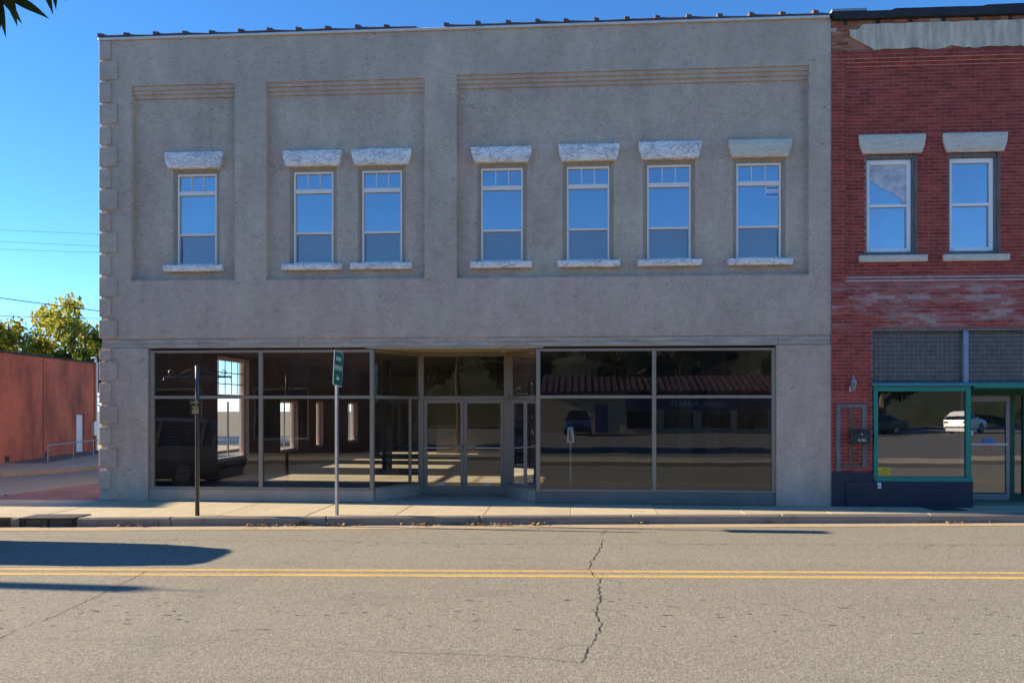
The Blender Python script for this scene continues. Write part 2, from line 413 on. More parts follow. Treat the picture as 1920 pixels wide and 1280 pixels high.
make_leaf('leaf_autumn', [(0.0, (0.10, 0.14, 0.022)), (0.35, (0.24, 0.27, 0.04)), (0.7, (0.42, 0.39, 0.06)), (1.0, (0.55, 0.42, 0.08))])
make_leaf('leaf_green', [(0.0, (0.04, 0.07, 0.016)), (0.6, (0.09, 0.14, 0.025)), (1.0, (0.18, 0.20, 0.04))])
make_leaf('leaf_dark', [(0.0, (0.012, 0.022, 0.008)), (1.0, (0.035, 0.05, 0.018))], 0.2)
make_leaf('leaf_litter', [(0.0, (0.22, 0.11, 0.04)), (0.5, (0.42, 0.25, 0.10)), (1.0, (0.55, 0.42, 0.22))], 0.1)

# ------------------------------------------------------------------ mesh helpers
class MB:
    def __init__(s): s.v, s.f = [], []
    def add(s, vs, fs):
        o = len(s.v); s.v += [tuple(p) for p in vs]; s.f += [tuple(i + o for i in f) for f in fs]; return s
    def box(s, x0, x1, y0, y1, z0, z1):
        return s.add([(x0, y0, z0), (x1, y0, z0), (x1, y1, z0), (x0, y1, z0), (x0, y0, z1), (x1, y0, z1), (x1, y1, z1), (x0, y1, z1)],
                     [(0, 3, 2, 1), (4, 5, 6, 7), (0, 1, 5, 4), (1, 2, 6, 5), (2, 3, 7, 6), (3, 0, 4, 7)])
    def quad(s, a, b, c, d): return s.add([a, b, c, d], [(0, 1, 2, 3)])
    def bar(s, a, b, w, h, up=(0, 0, 1)):
        a, b = Vector(a), Vector(b); d = (b - a).normalized(); u = Vector(up)
        if abs(d.dot(u)) > 0.99: u = Vector((0, 1, 0))
        sd = d.cross(u).normalized() * (w / 2); u = sd.cross(d).normalized() * (h / 2)
        vs = [a - sd - u, a + sd - u, a + sd + u, a - sd + u, b - sd - u, b + sd - u, b + sd + u, b - sd + u]
        return s.add(vs, [(0, 1, 2, 3), (7, 6, 5, 4), (0, 4, 5, 1), (1, 5, 6, 2), (2, 6, 7, 3), (3, 7, 4, 0)])
    def tube(s, pts, r, n=8, caps=True):
        pts = [Vector(p) for p in pts]; rs = r if isinstance(r, (list, tuple)) else [r] * len(pts)
        rings = []; prev = None
        for i, p in enumerate(pts):
            d = (pts[min(i + 1, len(pts) - 1)] - pts[max(i - 1, 0)]).normalized()
            if prev is None:
                prev = d.cross(Vector((0, 0, 1)) if abs(d.z) < 0.9 else Vector((1, 0, 0))).normalized()
            a = (prev - d * prev.dot(d)).normalized(); prev = a; b = d.cross(a)
            rings.append([p + (a * math.cos(t) + b * math.sin(t)) * rs[i] for t in [2 * math.pi * k / n for k in range(n)]])
        vs = [q for r_ in rings for q in r_]; fs = []
        for i in range(len(pts) - 1):
            for k in range(n):
                fs.append((i * n + k, i * n + (k + 1) % n, (i + 1) * n + (k + 1) % n, (i + 1) * n + k))
        if caps: fs += [tuple(range(n))[::-1], tuple(range((len(pts) - 1) * n, len(pts) * n))]
        return s.add(vs, fs)
    def lathe(s, c, prof, n=12):
        vs, fs = [], []
        for r, z in prof:
            for k in range(n):
                t = 2 * math.pi * k / n; vs.append((c[0] + r * math.cos(t), c[1] + r * math.sin(t), c[2] + z))
        for i in range(len(prof) - 1):
            for k in range(n): fs.append((i * n + k, i * n + (k + 1) % n, (i + 1) * n + (k + 1) % n, (i + 1) * n + k))
        return s.add(vs, fs)
    def prism(s, poly, z0, z1):
        n = len(poly)
        vs = [(x, y, z0) for x, y in poly] + [(x, y, z1) for x, y in poly]
        return s.add(vs, [tuple(range(n))[::-1], tuple(range(n, 2 * n))] + [(i, (i + 1) % n, n + (i + 1) % n, n + i) for i in range(n)])
    def mesh(s, name, m, smooth=False):
        me = bpy.data.meshes.new(name); me.from_pydata(s.v, [], s.f); me.update()
        if m: me.materials.append(MATS[m])
        if smooth: me.polygons.foreach_set('use_smooth', [True] * len(me.polygons))
        return me
    def build(s, name, m, parent=None, smooth=False, bevel=0.0):
        o = bpy.data.objects.new(name, s.mesh(name, m, smooth)); col.objects.link(o)
        if parent is not None: o.parent = parent
        if bevel:
            b = o.modifiers.new('bevel', 'BEVEL'); b.width = bevel; b.segments = 1; b.limit_method = 'ANGLE'
        return o
def tag(o, label=None, cat=None, group=None, kind=None):
    for k, v in (('label', label), ('category', cat), ('group', group), ('kind', kind)):
        if v: o[k] = v
    return o
def thing(name, label, cat, group=None, loc=(0, 0, 0), rz=0.0):
    o = bpy.data.objects.new(name, None); col.objects.link(o); o.empty_display_size = 0.2
    o.location = loc; o.rotation_euler = (0, 0, rz)
    return tag(o, label, cat, group)
def box(name, m, parent, x0, x1, y0, y1, z0, z1, bevel=0.0):
    return MB().box(x0, x1, y0, y1, z0, z1).build(name, m, parent, bevel=bevel)
def empty_part(name, parent):
    o = bpy.data.objects.new(name, None); col.objects.link(o); o.parent = parent; return o
def text(name, s, size, m, parent, loc, rot=(R(90), 0, 0), depth=0.002, align='CENTER'):
    cu = bpy.data.curves.new('t', 'FONT'); cu.body = s; cu.size = size; cu.extrude = depth; cu.align_x = align; cu.resolution_u = 3
    t = bpy.data.objects.new('t', cu); col.objects.link(t)
    dg = bpy.context.evaluated_depsgraph_get()
    me = bpy.data.meshes.new_from_object(t.evaluated_get(dg))
    bpy.data.objects.remove(t)
    me.materials.clear(); me.materials.append(MATS[m])
    o = bpy.data.objects.new(name, me); col.objects.link(o); o.location = loc; o.rotation_euler = rot
    if parent is not None: o.parent = parent
    return o
def relief(us, vs, depth, back, mapf):
    """wall sheet with recesses and through openings; depth(u, v) -> inset or None"""
    us, vs = sorted(set(us)), sorted(set(vs)); mb = MB(); D = {}
    for i in range(len(us) - 1):
        for j in range(len(vs) - 1):
            D[i, j] = depth((us[i] + us[i + 1]) / 2, (vs[j] + vs[j + 1]) / 2)
    def q(pts): mb.add([mapf(*p) for p in pts], [(0, 1, 2, 3)])
    for (i, j), d in D.items():
        u0, u1, v0, v1 = us[i], us[i + 1], vs[j], vs[j + 1]
        if d is not None: q([(u0, v0, d), (u1, v0, d), (u1, v1, d), (u0, v1, d)])
        for di, dj, pa, pb in ((1, 0, (u1, v0), (u1, v1)), (0, 1, (u0, v1), (u1, v1)), (-1, 0, (u0, v0), (u0, v1)), (0, -1, (u0, v0), (u1, v0))):
            e = D.get((i + di, j + dj), 'out')
            if (di < 0 or dj < 0) and e != 'out': continue
            a = back if d is None else d
            b = back if e is None or e == 'out' else e
            if abs(a - b) > 1e-6: q([(*pa, a), (*pb, a), (*pb, b), (*pa, b)])
    return mb

# ------------------------------------------------------------------ ground, street, pavement
def kerb_y(x): return -1.85 + 0.108 * x            # street edge of the kerb, slightly askew to the facade
def drop(y):                                        # the side street falls away to the back
    t = max(0.0, min(1.0, (y - 1.0) / 19.0)); return -0.66 * t * t * (3 - 2 * t)
def sheet(name, x0, x1, ys, zoff, m, parent=None):
    mb = MB()
    for a, b in zip(ys[:-1], ys[1:]):
        mb.quad((x0, a, drop(a) + zoff), (x1, a, drop(a) + zoff), (x1, b, drop(b) + zoff), (x0, b, drop(b) + zoff))
    return mb.build(name, m, parent)
YS = [-4.6, 1] + [1 + k * 1.9 for k in range(1, 11)] + [60]
tag(sheet('ground', -700, 700, [-700, -4.6] + YS[1:] + [700], -0.30, 'earth'), kind='structure')
road = MB()
xs = [-90 + k * 6 for k in range(31)]
for a, b in zip(xs[:-1], xs[1:]):
    road.quad((a, -13.2, -0.15), (b, -13.2, -0.15), (b, kerb_y(b) + 0.02, -0.15), (a, kerb_y(a) + 0.02, -0.15))
road = tag(road.build('road', 'asphalt'), kind='structure')
tag(sheet('side_street', -20.6, -12.2, YS, -0.146, 'asphalt'), kind='structure')
g = MB()
for a, b in zip(xs[:-1], xs[1:]):
    if b <= -12: continue
    a = max(a, -12.2)
    g.quad((a, kerb_y(a) - 0.46, -0.145), (b, kerb_y(b) - 0.46, -0.145), (b, kerb_y(b), -0.142), (a, kerb_y(a), -0.142))
tag(g.build('gutter', 'gutter_concrete'), kind='structure')
# painted double line
def strip(name, y0, w, m, z, parent):
    mb = MB(); n = 120; x0, x1 = -60.0, 60.0
    for k in range(n):
        a = x0 + (x1 - x0) * k / n; b = x0 + (x1 - x0) * (k + 1) / n
        f = lambda x, s: y0 + 0.0495 * x + s * w / 2 + 0.006 * mnoise.noise((x * 1.7, s * 9.0, y0))
        mb.quad((a, f(a, -1), z), (b, f(b, -1), z), (b, f(b, 1), z), (a, f(a, 1), z))
    return mb.build(name, m, parent)
strip('yellow_line', -6.13, 0.125, 'yellow_line', -0.148, road)
strip('yellow_line', -6.44, 0.15, 'yellow_line', -0.148, road)
def crack(pts, w, parent, z=-0.1465):
    mb = MB(); P = []
    for (a, b) in zip(pts[:-1], pts[1:]):
        n = max(3, int((Vector(b) - Vector(a)).length / 0.07))
        for k in range(n):
            t = k / n; q = Vector(a).lerp(Vector(b), t)
            P.append((q.x + random.uniform(-0.018, 0.018), q.y + random.uniform(-0.02, 0.02)))
    P.append(pts[-1])
    for i in range(len(P) - 1):
        wa = w * random.uniform(0.35, 1.0) if i else 0.002; 
        if i == 0: wb0 = wa
        wb = w * random.uniform(0.3, 1.0)
        d = (Vector(P[i + 1]) - Vector(P[i])).normalized(); nx, ny = -d.y, d.x
        mb.quad((P[i][0] - nx * wb0 / 2, P[i][1] - ny * wb0 / 2, z), (P[i][0] + nx * wb0 / 2, P[i][1] + ny * wb0 / 2, z),
                (P[i + 1][0] + nx * wb / 2, P[i + 1][1] + ny * wb / 2, z), (P[i + 1][0] - nx * wb / 2, P[i + 1][1] - ny * wb / 2, z))
        wb0 = wb
    return mb.build('crack', 'crack', parent)
crack([(0.46, -3.5), (0.346, -4.70), (0.229, -5.42), (0.184, -6.03), (0.259, -6.43), (0.33, -6.59), (0.277, -6.90), (0.287, -7.38), (0.244, -8.09), (0.23, -8.42), (0.254, -8.77), (0.227, -9.02), (0.148, -9.43), (0.06, -9.95)], 0.015, road)
crack([(0.51, -2.46), (0.43, -3.05)], 0.022, road, -0.1405)
crack([(-5.23, -6.48), (-5.12, -7.31), (-5.0, -8.41), (-4.99, -8.79), (-5.02, -9.3), (-4.95, -9.9)], 0.011, road)
crack([(-8.5, -4.0), (-6, -4.05), (-3.4, -4.02), (-1.5, -4.10), (1.0, -3.93), (3.5, -3.78), (6, -3.65), (9, -3.5)], 0.010, road)
crack([(-1.9, -9.75), (-0.5, -9.82), (0.06, -9.95)], 0.008, road)
crack([(0.244, -8.09), (0.42, -8.2), (0.5, -8.42)], 0.007, road)
crack([(0.33, -6.59), (0.5, -6.72), (0.56, -6.95)], 0.007, road)
crack([(0.148, -9.43), (-0.06, -9.5), (-0.2, -9.7)], 0.006, road)
crack([(-5.0, -8.41), (-4.8, -8.6), (-4.72, -8.9)], 0.006, road)
crack([(5.6, -6.4), (5.5, -7.2), (5.62, -8.0), (5.4, -8.9)], 0.006, road)
pits = MB()
for k in range(420):
    x = random.uniform(-8, 8); lane = random.choice((-7.75, -8.3, -8.9, -4.1, -3.95))
    y = lane + 0.0495 * x + random.gauss(0, 0.16); l = abs(random.gauss(0.02, 0.022)) + 0.008; w = random.uniform(0.004, 0.011)
    p = [(x - l, y), (x - l * 0.4, y - w), (x + l * 0.5, y - w * 0.7), (x + l, y + w * 0.3), (x, y + w)]
    pits.add([(a, b, -0.1472) for a, b in p], [tuple(range(5))])
tag(pits.build('pit', 'crack', road), kind='stuff')
# pavement slabs
side = MB()
side.prism([(-12.2, 0.0), (-12.2, kerb_y(-12.2) + 0.16), (16, kerb_y(16) + 0.16 if kerb_y(16) < -0.3 else -0.3), (16, 0.0)], -0.29, -0.02)
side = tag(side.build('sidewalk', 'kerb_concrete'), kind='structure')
x = -12.2
while x < 14:
    w = 1.52; a, b = x + 0.004, x + w - 0.004
    MB().prism([(a, -0.004), (a, kerb_y(a) + 0.166), (b, kerb_y(b) + 0.166), (b, -0.004)], -0.10, 0.0 + random.uniform(-0.003, 0.002)).build('slab', 'concrete', side, bevel=0.006)
    x += w
kerb = tag(thing('kerb', None, None), kind='structure')
x = -12.0
while x < 14:
    w = 2.6; a, b = x + 0.003, x + w - 0.003
    if not (x < -9.28 < x + w or x < -8.38 < x + w):
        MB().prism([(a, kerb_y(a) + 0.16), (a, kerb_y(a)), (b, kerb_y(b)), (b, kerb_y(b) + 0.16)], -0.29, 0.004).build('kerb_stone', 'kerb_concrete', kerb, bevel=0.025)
    x += w
for a, b in ((-12.0, -9.30), (-8.36, -6.803)):
    MB().prism([(a, kerb_y(a) + 0.16), (a, kerb_y(a)), (b, kerb_y(b)), (b, kerb_y(b) + 0.16)], -0.29, 0.004).build('kerb_stone', 'kerb_concrete', kerb, bevel=0.025)
# storm drain in the kerb
dr = thing('storm_drain', 'rusty iron storm drain inlet set in the kerb at left', 'storm drain')
a, b = -9.29, -8.37
ya, yb = kerb_y(a), kerb_y(b)
MB().prism([(a, ya + 0.5), (a, ya - 0.02), (b, yb - 0.02), (b, yb + 0.5)], -0.025, 0.012).build('cover_plate', 'iron', dr, bevel=0.008)
MB().prism([(a, ya + 0.5), (a, ya + 0.34), (b, yb + 0.34), (b, yb + 0.5)], -0.29, -0.027).build('inlet_back', 'iron', dr)
for k in range(3):
    u = a + 0.06 + k * 0.4; yy = kerb_y(u)
    MB().prism([(u - 0.012, yy + 0.05), (u - 0.012, yy), (u + 0.012, yy), (u + 0.012, yy + 0.05)], -0.15, -0.026).build('bar', 'iron', dr)
# brick-paved walk and kerb on the side street
tag(sheet('brick_sidewalk', -12.05, -9.52, [0.004] + YS[1:], -0.004, 'pavers'), kind='structure')
sk = tag(thing('side_kerb', None, None), kind='structure')
for a, b in zip(YS[1:-2], YS[2:-1]):
    for xx in (-12.2, -20.75):
        mb = MB(); mb.add([(xx, a, drop(a) - 0.3), (xx + 0.15, a, drop(a) - 0.3), (xx + 0.15, b, drop(b) - 0.3), (xx, b, drop(b) - 0.3),
                           (xx, a, drop(a) + 0.003), (xx + 0.15, a, drop(a) + 0.003), (xx + 0.15, b, drop(b) + 0.003), (xx, b, drop(b) + 0.003)],
                          [(0, 3, 2, 1), (4, 5, 6, 7), (0, 1, 5, 4), (1, 2, 6, 5), (2, 3, 7, 6), (3, 0, 4, 7)])
        mb.build('kerb_stone', 'kerb_concrete', sk)
tag(sheet('far_sidewalk', -34, -20.75, YS[1:], -0.003, 'concrete'), kind='structure')
MB().prism([(-60, -0.2), (-60, -5.3), (-22.5, -3.9), (-20.75, -3.2), (-20.75, 1.0), (-34, 1.0)], -0.29, -0.004).build('corner_sidewalk', 'concrete')['kind'] = 'structure'
MB().prism([(-90, -13.2), (-90, -16.2), (90, -16.2), (90, -13.2)], -0.29, -0.003).build('near_sidewalk', 'concrete')['kind'] = 'structure'
lot = MB(); lot.quad((-80, -75, -0.05), (80, -75, -0.05), (80, -16.2, -0.05), (-80, -16.2, -0.05))
tag(lot.build('parking_lot', 'lot_asphalt'), kind='structure')
cv = thing('access_cover', 'dark metal access cover in the sidewalk before the navy shop base', 'access cover')
box('cover_plate', 'iron', cv, 6.5, 7.1, -0.62, -0.06, -0.01, 0.008)

# fallen leaves in the gutter
lv = MB()
for k in range(260):
    c = random.choice((-5.3, -4.0, -4.6, -2.6, -1.2, -0.6, -1.6, 6.6, 7.2, -7.4, random.uniform(-9, 9)))
    x = c + random.gauss(0, 0.15); y = kerb_y(x) - abs(random.gauss(0.03, 0.06)) - 0.02; z = -0.128 + random.uniform(0, 0.02)
    r = random.uniform(0.018, 0.04); t = random.uniform(0, 6.28); tl = random.uniform(-0.6, 0.6)
    p = []
    for q, rr in ((0, 1.3), (1.1, 0.6), (2.2, 0.55), (3.14, 1.1), (4.1, 0.6), (5.2, 0.55)):
        dx, dy = math.cos(q) * r * rr, math.sin(q) * r * rr
        p.append((x + dx * math.cos(t) - dy * math.sin(t), y + dx * math.sin(t) + dy * math.cos(t), z + dx * tl + abs(dy) * 0.5))
    lv.add(p, [tuple(range(6))])
tag(lv.build('fallen_leaves', 'leaf_litter'), 'dry brown leaves strewn along the gutter', 'leaves', kind='stuff')

# ------------------------------------------------------------------ grey stucco building
SB = thing('stucco_building', 'two-storey grey stucco commercial building with wide glass storefront', 'building')
XL, XR, ZT = -9.46, 4.862, 9.22
PAN = [(-8.84, -6.714, 4.40, 8.30), (-6.075, -2.905, 4.385, 8.30), (-2.274, 4.457, 4.38, 8.345)]
WIN = [(-8.037, -7.073), (-5.643, -4.688), (-4.261, -3.306), (-1.887, -0.909), (-0.207, 0.777), (1.348, 2.340), (3.053, 4.051)]
WZ0, WZ1 = 4.71, 6.64
SX0, SX1, SZ1 = -8.50, 3.85, 3.05
us = [XL, XR, SX0, SX1] + [v for p in PAN for v in p[:2]] + [v for w in WIN for v in w]
vs = [0.0, ZT, SZ1, 3.235, WZ0, WZ1]
for p in PAN: vs += [p[2], p[2] + 0.045] + [p[3] - 0.0767 * k for k in range(4)]
def sdepth(u, v):
    if SX0 < u < SX1 and v < SZ1: return None
    for a, b in WIN:
        if a < u < b and WZ0 < v < WZ1: return None
    if SZ1 < v < 3.235: return 0.03
    for a, b, c, d in PAN:
        if a < u < b and c < v < d:
            if v < c + 0.045: return 0.075
            k = int((d - v) / 0.0767)
            return 0.034 * (k + 1) if k < 3 else 0.135
    return 0.0
relief(us, vs, sdepth, 0.30, lambda u, v, d: (u, d, v)).build('wall', 'stucco', SB)
# side wall with openings on the side street, back and roof
SWIN = [(5.0, 7.2), (9.8, 11.6), (13.6, 14.5), (18.0, 19.6)]
us2 = [0.30, 22.0] + [v for w in SWIN for v in w]
def ldepth(u, v):
    for a, b in SWIN:
        if a < u < b and 0.45 < v < (3.2 if a < 6 else 2.1): return None
    return 0.0
relief(us2, [-1.0, 0.45, 2.1, 3.2, ZT], ldepth, 0.28, lambda u, v, d: (XL + d, u, v)).build('side_wall', 'stucco', SB)
box('back_wall', 'inside_plaster', SB, XL, XR, 22.0, 22.25, -1.0, ZT)
box('party_wall', 'inside_plaster', SB, XR - 0.2, XR - 0.004, 0.302, 21.99, -1.0, ZT)
box('roof', 'roof_tar', SB, XL + 0.29, XR - 0.21, 0.31, 21.98, 8.7, 8.85)
box('interior_floor', 'inside_floor', SB, XL + 0.282, XR - 0.202, 0.13, 21.99, -0.6, 0.005)
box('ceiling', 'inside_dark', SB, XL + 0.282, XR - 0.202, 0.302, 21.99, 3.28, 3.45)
lin = relief(us2, [0.006, 0.45, 2.1, 3.2, 3.279], ldepth, -0.02, lambda u, v, d: (XL + 0.30 + d, u, v)).build('interior_wall', 'inside_brick', SB)
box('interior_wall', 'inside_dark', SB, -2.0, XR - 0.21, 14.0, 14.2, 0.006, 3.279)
box('interior_wall', 'inside_plaster', SB, -5.6, -2.004, 18.5, 18.7, 0.006, 3.279)
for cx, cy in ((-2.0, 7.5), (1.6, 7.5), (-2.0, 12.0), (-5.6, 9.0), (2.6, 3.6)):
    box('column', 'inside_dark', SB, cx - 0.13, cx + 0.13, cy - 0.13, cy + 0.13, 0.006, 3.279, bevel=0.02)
for a, b in SWIN:
    f = MB(); X = XL + 0.12; top = 3.2 if a < 6 else 2.1
    for yy in (a + 0.04, b - 0.04): f.box(X - 0.04, X + 0.04, yy - 0.04, yy + 0.04, 0.45, top)
    for zz in (0.49, 2.18, 3.16) if a < 6 else (0.49, 2.06): f.box(X - 0.038, X + 0.038, a + 0.08, b - 0.08, zz - 0.04, zz + 0.04)
    f.box(X - 0.02, X + 0.02, (a + b) / 2 - 0.02, (a + b) / 2 + 0.02, 0.53, 2.02)
    sw = f.build('side_window', 'white_vinyl', SB)
    MB().quad((X, a + 0.08, 0.53), (X, b - 0.08, 0.53), (X, b - 0.08, top - 0.08), (X, a + 0.08, top - 0.08)).build('frosted_pane', 'frosted', sw)
    if a < 6:
        mt = MB(); n = 5
        for k in range(1, n): mt.box(X + 0.005, X + 0.02, a + (b - a) * k / n - 0.01, a + (b - a) * k / n + 0.01, 2.23, 3.11)
        for zz in (2.5, 2.8): mt.box(X + 0.021, X + 0.03, a + 0.08, b - 0.08, zz - 0.012, zz + 0.012)
        mt.build('muntin', 'black_metal', sw)
# upper room behind the sash windows
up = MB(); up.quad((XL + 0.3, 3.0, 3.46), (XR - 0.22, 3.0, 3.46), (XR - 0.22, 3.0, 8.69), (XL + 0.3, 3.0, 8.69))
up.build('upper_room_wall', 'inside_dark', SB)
# quoins
QZ = [(8.838, 9.215, 0), (8.43, 8.795, 1), (7.98, 8.388, 0), (7.552, 7.937, 1), (7.134, 7.498, 0), (6.694, 7.08, 1), (6.266, 6.641, 0), (5.826, 6.223, 1), (5.397, 5.773, 0), (4.969, 5.355, 1),
      (4.529, 4.926, 0), (4.09, 4.476, 1), (3.683, 4.047, 0), (3.254, 3.618, 1), (2.825, 3.018, 0), (2.407, 2.782, 1), (1.968, 2.354, 0), (1.539, 1.904, 1), (1.111, 1.475, 0), (0.671, 1.046, 1), (0.221, 0.618, 0), (0.007, 0.167, 1)]
for z0, z1, wide in QZ:
    jx = random.uniform(-0.008, 0.008); w = (0.365 if wide else 0.235) + jx; s = 0.22 if wide else 0.36
    MB().prism([(XL - 0.035, -0.032), (XL + w - 0.035, -0.032), (XL + w - 0.035, 0.004), (XL + 0.004, 0.004), (XL + 0.004, s), (XL - 0.035, s)], z0, z1).build('quoin', 'stucco', SB, bevel=0.006)
# broken beam band over the storefront: short lengths of cracked facing
x = XL + 0.005
while x < XR - 0.3:
    w = min(random.uniform(0.5, 1.5), XR - 0.006 - x)
    for z0, z1 in ((3.06, 3.135), (3.142, 3.225)):
        dy = random.uniform(0.004, 0.02)
        if random.random() < 0.93: box('facing_strip', 'band_grey', SB, x, x + w - 0.006, dy, 0.04, z0 + random.uniform(-0.006, 0.004), z1 + random.uniform(-0.006, 0.004))
    x += w
# coping
TJ = [-9.50, -8.963, -8.356, -7.751, -7.204, -6.616, -6.031, -5.449, -4.859, -4.261, -3.687, -3.052, -2.505, -1.887, -1.293, -0.723, -0.176, 0.409, 0.992, 1.571, 2.168, 2.752, 3.343, 3.922, 4.537, 4.90]
box('flashing', 'flashing', SB, XL - 0.05, XR - 0.03, -0.055, 0.30, ZT, ZT + 0.05, bevel=0.012)
for i, (a, b) in enumerate(zip(TJ[:-1], TJ[1:])):
    if i == 11: continue
    h = 0.055 + random.uniform(-0.006, 0.012); t = random.uniform(-0.012, 0.012)
    mb = MB(); prof = [(-0.045, 0.0), (-0.05, h * 0.6), (-0.02, h), (0.12, h * 1.4), (0.26, h), (0.29, 0.0)]
    n = len(prof)
    vsx = []
    for xx, k in ((a, 1.0), (b - 0.012, 0.8)):
        vsx += [(xx, yy, ZT + 0.0505 + zz * k + (t if xx == a else -t) * (1 if zz else 0)) for yy, zz in prof]
    mb.add(vsx, [tuple(range(n)), tuple(range(n, 2 * n))[::-1]] + [(k, (k + 1) % n, n + (k + 1) % n, n + k) for k in range(n)])
    tl = mb.build('coping_tile', 'coping', SB)
    hub = MB(); hh = h + 0.05 + random.uniform(-0.012, 0.012)
    prof2 = [(-0.058, 0.012), (-0.065, hh * 0.7), (-0.03, hh), (0.12, hh * 1.25), (0.27, hh), (0.30, 0.012)]
    vsx = []
    for xx, k in ((a - 0.01, 1.0), (a + 0.085, 0.86)): vsx += [(xx, yy, ZT + 0.0515 + zz * k) for yy, zz in prof2]
    hub.add(vsx, [tuple(range(n)), tuple(range(n, 2 * n))[::-1]] + [(k, (k + 1) % n, n + (k + 1) % n, n + k) for k in range(n)])
    hub.build('tile_collar', 'coping', tl)

def rough_stone(xa, xb, za, zb, inset, y0, y1, seed):
    """rock-faced lintel: trapezoid with a bulging, broken front"""
    nx, nz = 22, 7; mb = MB(); V = {}
    for i in range(nx + 1):
        for j in range(nz + 1):
            u, v = i / nx, j / nz
            ins = inset * max(0.0, 1 - v / 0.75) ** 1.5
            X = (xa + ins) + ((xb - ins) - (xa + ins)) * u; Z = za + (zb - za) * v
            edge = min(u * nx / 2.0, (1 - u) * nx / 2.0, v * nz / 1.6, (1 - v) * nz / 1.6, 1.0)
            nn = mnoise.noise((X * 5 + seed, Z * 9, seed * 3.1)) * 0.6 + mnoise.noise((X * 14 + seed, Z * 22, 4.0)) * 0.4
            Y = y0 - (0.028 + 0.024 * nn) * edge
            if i in (0, nx): X += 0.012 * mnoise.noise((seed, Z * 20, u))
            if j in (0, nz): Z += 0.008 * mnoise.noise((X * 9, seed, v))
            V[i, j] = len(mb.v); mb.v.append((X, Y, Z))
    for i in range(nx):
        for j in range(nz): mb.f.append((V[i, j], V[i + 1, j], V[i + 1, j + 1], V[i, j + 1]))
    ring = [(i, 0) for i in range(nx)] + [(nx, j) for j in range(nz)] + [(i, nz) for i in range(nx, 0, -1)] + [(0, j) for j in range(nz, 0, -1)]
    o = len(mb.v)
    for k in ring: p = mb.v[V[k]]; mb.v.append((p[0], y1, p[2]))
    n = len(ring)
    for k in range(n): mb.f.append((V[ring[k]], o + k, o + (k + 1) % n, V[ring[(k + 1) % n]]))
    return mb
LIN = [(-8.169, -6.997, 6.965), (-5.751, -4.581, 6.947), (-4.367, -3.179, 6.949), (-1.992, -0.816, 6.94), (-0.29, 0.89, 6.956), (1.257, 2.451, 6.973), (2.973, 4.15, 6.977)]
def sash_window(B, i, a, b):
    t = MB()
    z0, z1 = WZ0 + 0.002, WZ1 - 0.002; a += 0.002; b -= 0.002
    # weathered wooden casing lining the opening, stepped
    for s0, s1, ya, yb in ((0.0, 0.035, 0.145, 0.29), (0.035, 0.068, 0.165, 0.292)):
        t.box(a + s0, a + s1, ya, yb, z0, z1 - s0); t.box(b - s1, b - s0, ya, yb, z0, z1 - s0)
        t.box(a + s1, b - s1, ya, yb, z1 - s1 - 0.004, z1 - s0)
    w = t.build('window', 'trim_brown', B)
    fa, fb, f0, f1 = a + 0.073, b - 0.073, z0 + 0.005, z1 - 0.078
    fw = 0.036
    fr = MB()
    fr.box(fa, fa + fw, 0.17, 0.27, f0, f1); fr.box(fb - fw, fb, 0.17, 0.27, f0, f1)
    fr.box(fa + fw, fb - fw, 0.17, 0.27, f1 - 0.045, f1); fr.box(fa + fw, fb - fw, 0.165, 0.27, f0, f0 + 0.035)
    fr.build('frame', 'white_vinyl', w, bevel=0.004)
    H = f1 - f0; zt = f1 - 0.045 - 0.30; zr = zt - 0.085; zm = f0 + 0.60
    box('transom_rail', 'white_vinyl', w, fa + fw, fb - fw, 0.175, 0.26, zr, zt, 0.004)
    box('meeting_rail', 'white_vinyl', w, fa + fw, fb - fw, 0.18, 0.255, zm, zm + 0.042, 0.004)
    iw = (fb - fw) - (fa + fw)
    for k in (1, 2):
        xx = fa + fw + iw * k / 3
        box('muntin', 'white_vinyl', w, xx - 0.008, xx + 0.008, 0.205, 0.228, zt, f1 - 0.045)
    for k in range(3):
        xa = fa + fw + iw * k / 3; xb = xa + iw / 3; yy = 0.218 + random.uniform(-0.002, 0.002)
        MB().quad((xa + 0.004, yy, zt), (xb - 0.004, yy + random.uniform(-.002, .002), zt), (xb - 0.004, yy, f1 - 0.045), (xa + 0.004, yy, f1 - 0.045)).build('pane', 'sky_pane', w)
    MB().quad((fa + fw, 0.222, zm + 0.042), (fb - fw, 0.222, zm + 0.042), (fb - fw, 0.224, zr), (fa + fw, 0.224, zr)).build('pane', 'sky_pane', w)
    MB().quad((fa + fw, 0.244, f0 + 0.035), (fb - fw, 0.244, f0 + 0.035), (fb - fw, 0.244, zm), (fa + fw, 0.244, zm)).build('pane', 'sky_pane', w)
    ss = MB(); tilt = 0.012 if i == 6 else 0.0
    for p, q in (((fa + fw + 0.012, f0 + 0.05), (fa + fw + 0.012 - tilt, zm - 0.012)), ((fb - fw - 0.012, f0 + 0.05), (fb - fw - 0.012, zm - 0.012 - tilt)), ((fa + fw + 0.006, f0 + 0.05), (fb - fw - 0.006, f0 + 0.05))):
        ss.bar((p[0], 0.2, p[1]), (q[0], 0.2, q[1]), 0.014, 0.012)
    ss.build('screen_frame', 'galvanised', w)
    MB().quad((fa + fw + 0.014, 0.203, f0 + 0.05), (fb - fw - 0.014, 0.203, f0 + 0.05), (fb - fw - 0.014, 0.203, zm - 0.008), (fa + fw + 0.014, 0.203, zm - 0.008)).build('insect_screen', 'screen', w)
    return w, (fa + fw, fb - fw, zm + 0.042, zr)
